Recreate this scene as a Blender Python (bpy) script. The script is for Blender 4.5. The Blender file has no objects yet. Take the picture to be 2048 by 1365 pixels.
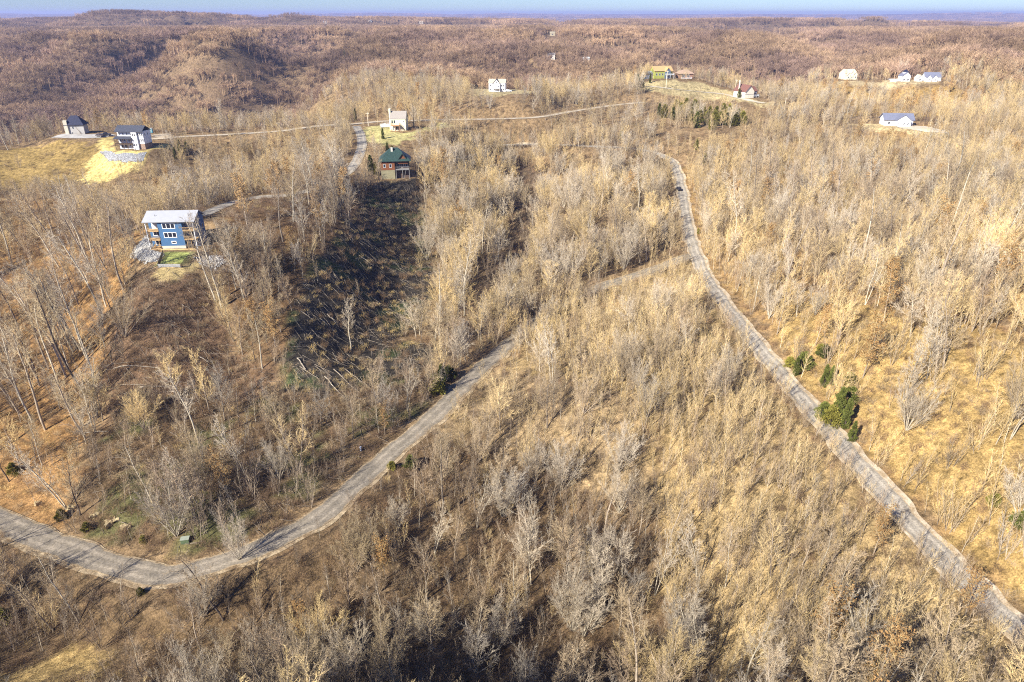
import bpy, math, random
import numpy as np
from math import radians as R, sin, cos, pi

random.seed(11); rng = np.random.default_rng(11)
scene = bpy.context.scene
C = scene.collection

# ------------------------------------------------------------------ camera, sky, sun, exposure
CAM = np.array((0.0, 0.0, 100.0)); PITCH = R(25.62); FP = 1365.0
cd = bpy.data.cameras.new('camera'); cam = bpy.data.objects.new('camera', cd); C.objects.link(cam)
cam.location = CAM; cam.rotation_euler = (R(90) - PITCH, 0, 0)
cd.sensor_width = 36; cd.lens = 36 * FP / 2048; cd.clip_start = 0.5; cd.clip_end = 40000
scene.camera = cam
SUN_AZ, SUN_EL = R(224), R(34)          # compass direction the sun stands in (0 = +Y, clockwise)
world = bpy.data.worlds.new('World'); scene.world = world; world.use_nodes = True
wn = world.node_tree
sky = wn.nodes.new('ShaderNodeTexSky'); sky.sky_type = 'NISHITA'; sky.sun_disc = False
sky.sun_elevation = SUN_EL; sky.sun_rotation = SUN_AZ; sky.altitude = 300; sky.air_density = 1.0; sky.dust_density = 0.15; sky.ozone_density = 2.5
tint = wn.nodes.new('ShaderNodeMix'); tint.data_type = 'RGBA'; tint.blend_type = 'MULTIPLY'; tint.inputs['Factor'].default_value = 1; tint.inputs['B'].default_value = (.68, .92, 1.42, 1)
wn.links.new(sky.outputs[0], tint.inputs['A']); wn.links.new(tint.outputs['Result'], wn.nodes['Background'].inputs[0]); wn.nodes['Background'].inputs[1].default_value = 0.05
sl = bpy.data.lights.new('sun', 'SUN'); sun = bpy.data.objects.new('sun', sl); C.objects.link(sun)
sl.energy = 5.0; sl.angle = R(0.53); sl.color = (1, 0.945, 0.80)
sdir = np.array((sin(SUN_AZ) * cos(SUN_EL), cos(SUN_AZ) * cos(SUN_EL), sin(SUN_EL)))
from mathutils import Vector, Matrix
sun.rotation_euler = Vector(sdir).to_track_quat('Z', 'Y').to_euler()
scene.view_settings.view_transform = 'Standard'; scene.view_settings.look = 'None'
scene.view_settings.exposure = 1.1; scene.view_settings.gamma = 1.0
scene.cycles.max_bounces = 4; scene.cycles.diffuse_bounces = 2; scene.cycles.glossy_bounces = 2
scene.cycles.transmission_bounces = 2; scene.cycles.volume_bounces = 0; scene.cycles.transparent_max_bounces = 4
scene.cycles.caustics_reflective = False; scene.cycles.caustics_refractive = False
scene.cycles.use_denoising = False
scene.cycles.pixel_filter_type = 'BLACKMAN_HARRIS'; scene.cycles.filter_width = 1.1

# ------------------------------------------------------------------ projection helpers
F_ = np.array((0, cos(PITCH), -sin(PITCH))); U_ = np.array((0, sin(PITCH), cos(PITCH))); X_ = np.array((1.0, 0, 0))
def ray(px, py): return F_ + X_ * ((px - 1024) / FP) + U_ * ((682 - py) / FP)
def wp(px, py, z):
    d = ray(px, py); t = (z - CAM[2]) / d[2]; return CAM + d * t
def proj(P):
    P = np.atleast_2d(P); v = P - CAM; d = v @ F_
    d = np.where(d < 0.1, 0.1, d)
    return 1024 + FP * (v @ X_) / d, 682 - FP * (v @ U_) / d, d
def inpoly(x, y, poly):
    x = np.asarray(x, float); y = np.asarray(y, float); c = np.zeros(x.shape, bool); n = len(poly)
    for i in range(n):
        x0, y0 = poly[i]; x1, y1 = poly[(i + 1) % n]
        if y0 == y1: continue
        m = ((y0 > y) != (y1 > y)) & (x < (x1 - x0) * (y - y0) / (y1 - y0) + x0)
        c ^= m
    return c
def smooth(a, b, x):
    t = np.clip((x - a) / (b - a), 0, 1); return t * t * (3 - 2 * t)

# value noise
_perm = np.random.default_rng(5).random((256, 256))
def vnoise(x, y):
    x = np.asarray(x, float); y = np.asarray(y, float)
    xi = np.floor(x).astype(int); yi = np.floor(y).astype(int); fx = x - xi; fy = y - yi
    fx = fx * fx * fx * (fx * (fx * 6 - 15) + 10); fy = fy * fy * fy * (fy * (fy * 6 - 15) + 10)
    a = _perm[xi & 255, yi & 255]; b = _perm[(xi + 1) & 255, yi & 255]
    c = _perm[xi & 255, (yi + 1) & 255]; d = _perm[(xi + 1) & 255, (yi + 1) & 255]
    return (a * (1 - fx) + b * fx) * (1 - fy) + (c * (1 - fx) + d * fx) * fy
def fbm(x, y, o=4):
    s = 0; a = 1; t = 0
    for i in range(o):
        s = s + a * vnoise(x + 17.3 * i, y - 9.7 * i); t += a; a *= .5; x = x * 2.03; y = y * 2.03
    return s / t

# ------------------------------------------------------------------ terrain
remap = lambda z: float(np.interp(z, [6, 10, 20, 25, 32, 38, 44, 49, 52, 54], [-10, -6, 3, 9, 15, 24, 29.5, 34, 42, 48]))
near_pts = [
 (0,1365,20),(300,1365,19),(600,1365,18),(900,1365,16),(1150,1365,15),(1400,1365,18),(1700,1365,26),(2048,1365,29),
 (0,1200,20),(150,1240,20),(450,1250,19),(700,1200,19),(900,1150,17),(1150,1180,15.5),(1400,1150,21),(1650,1200,26),
 (-200,1000,22),(0,1035,23),(150,1110,23.5),(300,1145,24),(430,1130,24.5),(560,1080,25),(700,980,25.3),(830,870,25.6),(920,780,26),(1000,700,26.5),(1070,645,27.5),(1200,570,29.5),(1380,515,32),
 (800,980,22),(950,900,24),(1100,1000,19),(1300,1000,22),
 (990,740,27),(1290,810,31),(1150,850,28),(1250,650,31),(1400,700,33),(1300,580,30.5),(1500,800,31.5),(1500,950,29),
 (2100,1330,30),(2010,1235,30),(1850,1080,30),(1700,910,30.5),(1560,750,31.2),(1450,610,32),(1400,540,32),(1370,430,34),(1355,340,38.5),
 (2048,1100,35),(1900,900,36),(2048,900,40),(1750,700,38),(1900,700,43),(2048,700,47),(1600,600,37),(1800,550,44),(2048,500,50),(1500,450,38),(1700,400,46),(1900,380,50),(2048,350,50.5),
 (0,500,34),(0,650,30),(0,800,26),(0,950,24),(100,700,32),(205,640,37),(200,800,30),(100,950,25),(300,600,44),(340,540,48),(345,495,49),(400,495,49),(250,500,47),(150,500,41),(100,420,37),(0,400,36),(400,415,49.3),(480,405,49.5),(540,395,49),(300,360,40),(400,340,40),(500,330,42),
 (600,400,50),(700,350,49),(500,520,46),(560,620,39),(480,700,33),(450,850,28),(350,850,29),(600,850,26.5),(550,960,25.8),(300,1000,25.5),(650,520,44),(690,450,45),(820,400,38),(830,500,31),(760,600,31),(700,700,28.5),(850,620,27),(600,700,34),(750,780,27),(800,365,46),(760,360,47.5),
 (880,700,26.2),(950,600,25.5),(1020,500,24),(1050,400,25),(1060,345,31),(985,400,36),(960,480,33),(1110,440,33),(1200,480,33),(1250,400,36),(1300,335,38.5),(900,450,33),(900,350,41)]
far_pts = [
 (950,290,33),(1100,290,33),(1200,291,32.5),(1290,302,31),(1600,300,36),(1500,300,34),(1800,300,37),(1800,255,42),(1860,262,41),(1720,255,41),(1900,300,36),(2048,280,40),
 (1400,230,40),(1420,205,42),(1500,197,46),(1540,205,44),(1350,160,52),(1330,180,50),(1320,156,53),(1290,160,52),(1390,160,51),(1700,160,47),(1840,162,48),(1600,190,44),(1700,200,38),(1850,200,37),(2000,180,44),(2048,220,40),
 (740,255,39),(795,262,40.5),(700,250,40),(690,300,36),(900,240,41),(1050,238,42),(1150,222,43),(1260,215,42),(600,250,39),(500,265,38),(400,268,37.5),(350,268,37.5),
 (260,300,37.5),(300,290,37.5),(200,300,36),(150,270,38.5),(190,274,38.5),(100,285,36),(0,300,30),(250,330,32),(200,345,28),(0,350,27),(100,390,23),(0,420,20),(350,310,33),
 (995,183,46),(1060,185,46),(1200,180,46),(900,160,38),(930,120,42),(800,170,36),(700,190,28),(600,230,20),(560,175,0),
 (450,208,-34),(300,208,-24),(150,208,-12),(0,208,-5),(480,202,-26),(560,160,18),(640,130,32),(700,108,44),(760,90,48),
 (560,120,12),(480,150,5),(430,110,52),(380,105,28),(330,75,64),(230,60,70),(120,66,58),(0,70,45),(0,120,30),(100,140,20),(250,150,5),(400,170,-8),(340,120,20),
 (520,95,58),(600,85,50),(620,110,18),(480,75,60),(560,60,58),(700,66,58),(820,60,62),(900,64,60),(1000,70,56),(1100,80,52),(1100,110,48),(900,100,42),
 (1250,80,45),(1230,110,40),(1400,75,56),(1340,95,48),(1500,90,40),(1560,110,36),(1640,78,42),(1560,66,40),(1700,110,40),(1800,95,52),(1900,82,62),(1950,76,66),(2048,80,64),(1880,130,50),(2000,130,52),(1750,65,46)]
pts = [np.append(wp(a, b, remap(z)), 1) for a, b, z in near_pts] + [np.append(wp(a, b, z), 1) for a, b, z in far_pts]
pts += [np.array((x, y, z, 1)) for x, y, z in ((0, 20, 5), (-60, 10, 4), (60, 20, 8), (0, 55, 3), (-120, 40, 4), (120, 50, 14), (-200, 100, 5), (200, 120, 24))]
def az(a, r, z):
    z = z - 24 * (z < 8) + (4 if z > 45 else 0)
    th = math.atan((a - 1024) / FP / 1.06); return np.array((r * sin(th), r * cos(th), z, 1))
for a in (-250, -100, 60, 220, 380, 520): pts += [az(a, 460, 36), az(a, 500, 30), az(a, 570, 6), az(a, 670, -22), az(a, 800, -34)]
pts += [az(600, 500, 28), az(640, 600, 10), az(620, 720, -5), az(560, 900, -14), az(500, 1000, -8), az(700, 560, 34), az(700, 700, 32), az(720, 850, 40),
        az(300, 1000, 0), az(100, 950, -5), az(-100, 950, -5), az(420, 1150, 30), az(380, 1000, 5), az(460, 1130, 52), az(510, 1140, 44), az(556, 1150, -4), az(600, 1200, -10), az(640, 1150, 10), az(700, 1150, 45),
        az(440, 1350, 66), az(275, 1340, 60), az(325, 1300, 4), az(330, 1550, 10), az(240, 1400, 62), az(150, 1250, 20), az(60, 1500, 60), az(-80, 1400, 10), az(520, 1500, 66), az(600, 1450, 20),
        az(1250, 640, 28), az(1200, 760, 18), az(1420, 640, 28), az(1560, 760, 10), az(1650, 900, 5), az(1500, 900, 15), az(1340, 900, 30), az(1760, 700, 34), az(1900, 1000, 70), az(2000, 1100, 74), az(1850, 820, 55), az(1700, 1200, 10), az(1560, 1150, 48), az(1420, 1200, 62), az(1300, 1100, 20), az(1150, 1000, 50), az(1050, 900, 22), az(950, 1000, 48), az(850, 900, 20), az(900, 720, 30), az(1050, 640, 30), az(1000, 1300, 66), az(1180, 1400, 60)]
pts = np.array(pts)
def warp(x, y):
    r = np.hypot(x, y) + 25.0; return np.arctan2(x, y + 25.0) * 1.0, np.log(r) * 0.9
def base_h(x, y):
    r = np.hypot(x, y)
    wx = x + 260 * (fbm(x / 900, y / 900, 2) - .5); wy = y + 260 * (fbm(x / 900 + 31, y / 900 + 7, 2) - .5)
    v = np.abs(fbm(wx / 1150 + 3.1, wy / 1150 + 8.2, 3) - .5) * 2          # valleys where the noise crosses its mean
    v2 = np.abs(fbm(wx / 420 + 13.1, wy / 420 + 1.2, 3) - .5) * 2
    h = 82 * smooth(0, .30, v) + 44 * smooth(0, .32, v2) - 68 + 26 * (fbm(x / 2600, y / 2600, 2) - .5)
    far = smooth(3500, 9000, r)
    h = h + far * (14 + 50 * (fbm(x / 3000 + 5, y / 3000, 2) - .5))
    h = h - 45 * smooth(4200, 7500, r); h = h * (1 - smooth(13000, 16500, r)) + (60 + 120 * (fbm(x / 1700, y / 1700, 3) - .5)) * smooth(13000, 16500, r)
    w = smooth(500, 1500, r)
    return h * w + 30 * (1 - w)
pu, pv = warp(pts[:, 0], pts[:, 1]); LS = 0.085
def kern(d): a = d / LS; return (1 + a) * np.exp(-a)
Kmat = kern(np.hypot(pu[:, None] - pu[None], pv[:, None] - pv[None])) + np.eye(len(pts)) * 0.012
wts = np.linalg.solve(Kmat, pts[:, 2] - base_h(pts[:, 0], pts[:, 1]))
def height_raw(x, y):
    shp = x.shape; x = x.ravel(); y = y.ravel(); out = base_h(x, y)
    for i in range(0, len(x), 20000):
        a, b = warp(x[i:i+20000], y[i:i+20000])
        out[i:i+20000] += kern(np.hypot(a[:, None] - pu[None], b[:, None] - pv[None])) @ wts
    return out.reshape(shp)
def axis(lo, hi, step, g, end_lo, end_hi):
    a = list(np.arange(lo, hi + .01, step)); s = step
    while a[-1] < end_hi: s *= g; a.append(a[-1] + s)
    s = step
    while a[0] > end_lo: s *= g; a.insert(0, a[0] - s)
    return np.array(a)
gx = axis(-230, 230, 2.0, 1.022, -14000, 14000); gy = axis(30, 420, 2.0, 1.018, -900, 19000)
GX, GY = np.meshgrid(gx, gy, indexing='ij')
GZ = height_raw(GX, GY)
nearw = 1 - smooth(350, 900, np.hypot(GX, GY))
GZ += nearw * (1.3 * (fbm(GX / 13, GY / 13, 3) - .5) + 2.2 * (fbm(GX / 37 + 9, GY / 37, 2) - .5))
GZ += (1 - nearw) * 9 * (fbm(GX / 120, GY / 120, 3) - .5)
_r = np.hypot(GX, GY); _cap = 87 - .014 * _r
_cap = np.where(_r > 2600, 400, _cap); _over = np.maximum(GZ - (_cap - 8), 0)
GZ = np.where((_r > 450) & (_r < 2600), GZ - _over + 8 * (1 - np.exp(-_over / 8)), GZ)
def H(x, y):
    x = np.asarray(x, float); y = np.asarray(y, float)
    i = np.clip(np.searchsorted(gx, x) - 1, 0, len(gx) - 2); j = np.clip(np.searchsorted(gy, y) - 1, 0, len(gy) - 2)
    fx = (x - gx[i]) / (gx[i+1] - gx[i]); fy = (y - gy[j]) / (gy[j+1] - gy[j])
    return (GZ[i, j] * (1 - fx) + GZ[i+1, j] * fx) * (1 - fy) + (GZ[i, j+1] * (1 - fx) + GZ[i+1, j+1] * fx) * fy
def at(px, py):
    """first point of the ground seen at a pixel of the photograph"""
    d = ray(px, py); d = d / np.linalg.norm(d); t = np.concatenate([np.arange(40, 700, .5), np.geomspace(700, 16000, 4000)])
    P = CAM + d * t[:, None]; k = np.argmax(P[:, 2] < H(P[:, 0], P[:, 1])); return P[k] if k > 0 else P[-1]
def polyw(pp): return [tuple(at(a, b)[:2]) for a, b in pp]

def catmull(P, step=1.0):
    P = np.array(P); out = []
    Q = np.vstack([2 * P[0] - P[1], P, 2 * P[-1] - P[-2]])
    for i in range(1, len(Q) - 2):
        n = max(2, int(np.linalg.norm(Q[i+1][:2] - Q[i][:2]) / step))
        for k in range(n):
            t = k / n; a, b, c, d = Q[i-1], Q[i], Q[i+1], Q[i+2]
            out.append(.5 * (2*b + (c-a)*t + (2*a-5*b+4*c-d)*t*t + (3*b-a-3*c+d)*t**3))
    out.append(P[-1]); return np.array(out)
ROADS = {
 'lower': ([(-260,960),(-120,990),(0,1040),(80,1075),(170,1110),(260,1140),(350,1150),(440,1128),(560,1078),(640,1030),(710,972),(780,910),(840,858),(900,800),(960,740),(1010,695),(1070,645),(1130,606),(1200,575),(1290,545),(1384,512)], 5.1),
 'right': ([(2200,1400),(2090,1305),(2000,1230),(1925,1155),(1850,1080),(1775,995),(1700,912),(1630,828),(1560,748),(1500,672),(1450,610),(1412,555),(1388,500),(1376,455),(1368,410),(1362,375),(1352,340),(1338,318),(1310,305),(1260,297),(1180,292),(1080,290),(980,291),(900,294)], 4.8),
 'drive': ([(402,432),(430,418),(470,405),(520,396),(570,390),(640,376),(700,340),(722,300),(722,272),(712,252)], 5.2),
 'upper': ([(330,276),(400,272),(480,268),(560,262),(640,252),(712,248),(760,243),(840,241),(920,239),(1000,238),(1080,234),(1150,222),(1220,212),(1290,204)], 5.2),
 'ridge': ([(1300,172),(1345,178),(1400,184),(1450,189),(1490,200),(1530,207)], 5.0),
 'courtyard': ([(118,277),(150,277),(190,273),(225,270)], 9.0),
}
RP = {}
for k, (pp, w) in ROADS.items():
    P = catmull([at(a, b) for a, b in pp], 1.0)
    z = P[:, 2].copy(); n = 21; zp = np.pad(z, n // 2, mode='edge'); P[:, 2] = np.convolve(zp, np.ones(n) / n, 'valid')
    RP[k] = (P, w)
def near_road(x, y, P, chunk=4000):
    x = np.ravel(x); y = np.ravel(y); d = np.full(x.shape, 1e9); z = np.zeros(x.shape)
    box = (x > P[:, 0].min() - 25) & (x < P[:, 0].max() + 25) & (y > P[:, 1].min() - 25) & (y < P[:, 1].max() + 25)
    idx = np.where(box)[0]
    for i in range(0, len(idx), chunk):
        s = idx[i:i+chunk]; dd = np.hypot(x[s][:, None] - P[None, :, 0], y[s][:, None] - P[None, :, 1]); m = dd.argmin(1)
        d[s] = dd[np.arange(len(s)), m]; z[s] = P[m, 2]
    return d, z
ROADD = np.full(GX.shape, 1e9)
for k, (P, w) in RP.items():
    d, z = near_road(GX, GY, P); d = d.reshape(GX.shape); z = z.reshape(GX.shape)
    t = 1 - smooth(w / 2 + 1.5, w / 2 + 9, d); GZ = GZ * (1 - t) + z * t; ROADD = np.minimum(ROADD, d - w / 2)
def pad(x, y, z, r0, r1, drop_front=0):
    global GZ
    t = 1 - smooth(r0, r1, np.hypot(GX - x, GY - y)); GZ = GZ * (1 - t) + z * t
PADS = {'blue': (349, 497, 34.0, 9.5, 16), 'white': (262, 299, None, 11, 20), 'dark': (153, 268, 39.5, 9, 22), 'cream': (797, 262, None, 6, 13),
        'green': (792, 358, None, 8, 15), 'farwhite': (994, 183, 45, 12, 70), 'lime': (1326, 157, None, 10, 20), 'brick': (1372, 157, None, 9, 18),
        'redroof': (1500, 196, None, 9, 18), 'rightwhite': (1803, 253, None, 11, 22), 'beige': (1700, 159, 47, 12, 70), 'estate': (1838, 163, None, 18, 34)}
HP = {}
for k, (a, b, z, r0, r1) in PADS.items():
    p = at(a, b)
    if z is None: z = p[2]
    else: p = wp(a, b, z)
    dy = r0 * .45
    HP[k] = np.array((p[0], p[1], z)); pad(p[0], p[1] + dy, z, r0, r1)

# ------------------------------------------------------------------ materials
MATS = {}
def new_mat(name):
    m = bpy.data.materials.new(name); m.use_nodes = True; return m, m.node_tree, m.node_tree.nodes['Principled BSDF']
def mat(name, col, rough=.8, var=.15, scale=1.5, spec=.3, metal=0.0, bump=0.0):
    """a plain surface with uneven procedural colour"""
    if name in MATS: return MATS[name]
    m, t, b = new_mat(name)
    b.inputs['Roughness'].default_value = rough; b.inputs['Specular IOR Level'].default_value = spec; b.inputs['Metallic'].default_value = metal
    tc = t.nodes.new('ShaderNodeNewGeometry'); n = t.nodes.new('ShaderNodeTexNoise'); n.inputs['Scale'].default_value = scale; n.inputs['Detail'].default_value = 5
    t.links.new(tc.outputs['Position'], n.inputs['Vector'])
    r = t.nodes.new('ShaderNodeMapRange'); r.inputs[1].default_value = .3; r.inputs[2].default_value = .7; r.inputs[3].default_value = 1 - var; r.inputs[4].default_value = 1 + var
    t.links.new(n.outputs['Fac'], r.inputs[0])
    mx = t.nodes.new('ShaderNodeVectorMath'); mx.operation = 'SCALE'; mx.inputs[0].default_value = col[:3]
    t.links.new(r.outputs[0], mx.inputs['Scale']); t.links.new(mx.outputs[0], b.inputs['Base Color'])
    if bump:
        bp = t.nodes.new('ShaderNodeBump'); bp.inputs['Strength'].default_value = bump; t.links.new(n.outputs['Fac'], bp.inputs['Height']); t.links.new(bp.outputs[0], b.inputs['Normal'])
    MATS[name] = m; return m
def siding(name, col, pitch=.2, axis='Z', dark=.75):
    if name in MATS: return MATS[name]
    m = mat(name, col, .6, .07, .8); t = m.node_tree; b = t.nodes['Principled BSDF']
    g = t.nodes.new('ShaderNodeNewGeometry'); s = t.nodes.new('ShaderNodeSeparateXYZ'); t.links.new(g.outputs['Position'], s.inputs[0])
    a = t.nodes.new('ShaderNodeMath'); a.operation = 'DIVIDE'; a.inputs[1].default_value = pitch; t.links.new(s.outputs[axis], a.inputs[0])
    f = t.nodes.new('ShaderNodeMath'); f.operation = 'FRACT'; t.links.new(a.outputs[0], f.inputs[0])
    c = t.nodes.new('ShaderNodeMath'); c.operation = 'GREATER_THAN'; c.inputs[1].default_value = .16; t.links.new(f.outputs[0], c.inputs[0])
    r = t.nodes.new('ShaderNodeMapRange'); r.inputs[3].default_value = dark; r.inputs[4].default_value = 1; t.links.new(c.outputs[0], r.inputs[0])
    old = b.inputs['Base Color'].links[0].from_socket
    mx = t.nodes.new('ShaderNodeVectorMath'); mx.operation = 'SCALE'; t.links.new(old, mx.inputs[0]); t.links.new(r.outputs[0], mx.inputs['Scale']); t.links.new(mx.outputs[0], b.inputs['Base Color'])
    return m
def veg_mat(name, col, vary=.3, rough=.85, trans=0.0, tint=(.20, .17, .15)):
    """bark, twigs or needles: colour differs from plant to plant and drifts across the land"""
    if name in MATS: return MATS[name]
    m, t, b = new_mat(name); b.inputs['Roughness'].default_value = rough; b.inputs['Specular IOR Level'].default_value = .15
    oi = t.nodes.new('ShaderNodeObjectInfo'); g = t.nodes.new('ShaderNodeNewGeometry')
    n = t.nodes.new('ShaderNodeTexNoise'); n.inputs['Scale'].default_value = .011; n.inputs['Detail'].default_value = 3; t.links.new(oi.outputs['Location'], n.inputs['Vector'])
    n2 = t.nodes.new('ShaderNodeTexNoise'); n2.inputs['Scale'].default_value = 1.1; n2.inputs['Detail'].default_value = 3; t.links.new(g.outputs['Position'], n2.inputs['Vector'])
    r = t.nodes.new('ShaderNodeMapRange'); r.inputs[3].default_value = 1 - vary; r.inputs[4].default_value = 1 + vary; t.links.new(oi.outputs['Random'], r.inputs[0])
    r2 = t.nodes.new('ShaderNodeMapRange'); r2.inputs[1].default_value = .3; r2.inputs[2].default_value = .7; r2.inputs[3].default_value = .8; r2.inputs[4].default_value = 1.2; t.links.new(n2.outputs['Fac'], r2.inputs[0])
    mm = t.nodes.new('ShaderNodeMath'); mm.operation = 'MULTIPLY'; t.links.new(r.outputs[0], mm.inputs[0]); t.links.new(r2.outputs[0], mm.inputs[1])
    mix = t.nodes.new('ShaderNodeMix'); mix.data_type = 'RGBA'; mix.inputs['A'].default_value = (*col, 1); mix.inputs['B'].default_value = (*tint, 1)
    rr = t.nodes.new('ShaderNodeMapRange'); rr.inputs[1].default_value = .42; rr.inputs[2].default_value = .62; t.links.new(n.outputs['Fac'], rr.inputs[0]); t.links.new(rr.outputs[0], mix.inputs['Factor'])
    n3 = t.nodes.new('ShaderNodeTexNoise'); n3.inputs['Scale'].default_value = .0045; n3.inputs['Detail'].default_value = 4; t.links.new(oi.outputs['Location'], n3.inputs['Vector'])
    r3 = t.nodes.new('ShaderNodeMapRange'); r3.inputs[1].default_value = .38; r3.inputs[2].default_value = .62; r3.inputs[3].default_value = .74 if 'far' in name else .88; r3.inputs[4].default_value = 1.3 if 'far' in name else 1.12; t.links.new(n3.outputs['Fac'], r3.inputs[0])
    m3 = t.nodes.new('ShaderNodeMath'); m3.operation = 'MULTIPLY'; t.links.new(mm.outputs[0], m3.inputs[0]); t.links.new(r3.outputs[0], m3.inputs[1])
    sc = t.nodes.new('ShaderNodeVectorMath'); sc.operation = 'SCALE'; t.links.new(mix.outputs['Result'], sc.inputs[0]); t.links.new(m3.outputs[0], sc.inputs['Scale']); t.links.new(sc.outputs[0], b.inputs['Base Color'])
    MATS[name] = m; return m

def ground_mat():
    m, t, b = new_mat('ground_litter'); b.inputs['Roughness'].default_value = .95; b.inputs['Specular IOR Level'].default_value = .1
    g = t.nodes.new('ShaderNodeNewGeometry'); at_ = t.nodes.new('ShaderNodeAttribute'); at_.attribute_name = 'cover'
    def nz(sc, d, lo, hi):
        n = t.nodes.new('ShaderNodeTexNoise'); n.inputs['Scale'].default_value = sc; n.inputs['Detail'].default_value = d; n.inputs['Roughness'].default_value = .7
        t.links.new(g.outputs['Position'], n.inputs['Vector']); r = t.nodes.new('ShaderNodeMapRange')
        r.inputs[1].default_value = .32; r.inputs[2].default_value = .68; r.inputs[3].default_value = lo; r.inputs[4].default_value = hi; t.links.new(n.outputs['Fac'], r.inputs[0]); return r.outputs[0], n
    a, _ = nz(.55, 8, .35, 1.6); c, nn = nz(3.2, 5, .45, 1.5); d, _ = nz(.06, 4, .72, 1.28)
    m1 = t.nodes.new('ShaderNodeMath'); m1.operation = 'MULTIPLY'; t.links.new(a, m1.inputs[0]); t.links.new(c, m1.inputs[1])
    m2 = t.nodes.new('ShaderNodeMath'); m2.operation = 'MULTIPLY'; t.links.new(m1.outputs[0], m2.inputs[0]); t.links.new(d, m2.inputs[1])
    sc = t.nodes.new('ShaderNodeVectorMath'); sc.operation = 'SCALE'; t.links.new(at_.outputs['Color'], sc.inputs[0]); t.links.new(m2.outputs[0], sc.inputs['Scale'])
    t.links.new(sc.outputs[0], b.inputs['Base Color'])
    bp = t.nodes.new('ShaderNodeBump'); bp.inputs['Strength'].default_value = .6; bp.inputs['Distance'].default_value = .4; t.links.new(nn.outputs['Fac'], bp.inputs['Height']); t.links.new(bp.outputs[0], b.inputs['Normal'])
    return m

def set_props(o, label=None, cat=None, group=None, kind=None):
    if label: o['label'] = label
    if cat: o['category'] = cat
    if group: o['group'] = group
    if kind: o['kind'] = kind
    return o
def link_mesh(name, me, parent=None, mats=()):
    o = bpy.data.objects.new(name, me); C.objects.link(o)
    for m in mats: me.materials.append(m)
    if parent: o.parent = parent
    return o
def np_mesh(name, V, Fq, mi=None, smooth_=False):
    """mesh from arrays; Fq (n,3) or (n,4)"""
    V = np.asarray(V, np.float32); Fq = np.asarray(Fq, np.int32); k = Fq.shape[1]
    me = bpy.data.meshes.new(name); me.vertices.add(len(V)); me.vertices.foreach_set('co', V.ravel())
    me.loops.add(Fq.size); me.loops.foreach_set('vertex_index', Fq.ravel()); me.polygons.add(len(Fq))
    me.polygons.foreach_set('loop_start', np.arange(0, Fq.size, k, dtype=np.int32)); me.polygons.foreach_set('loop_total', np.full(len(Fq), k, np.int32))
    if mi is not None: me.polygons.foreach_set('material_index', np.asarray(mi, np.int32))
    me.polygons.foreach_set('use_smooth', np.full(len(Fq), smooth_)); me.update(calc_edges=True); me.validate(); return me

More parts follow.
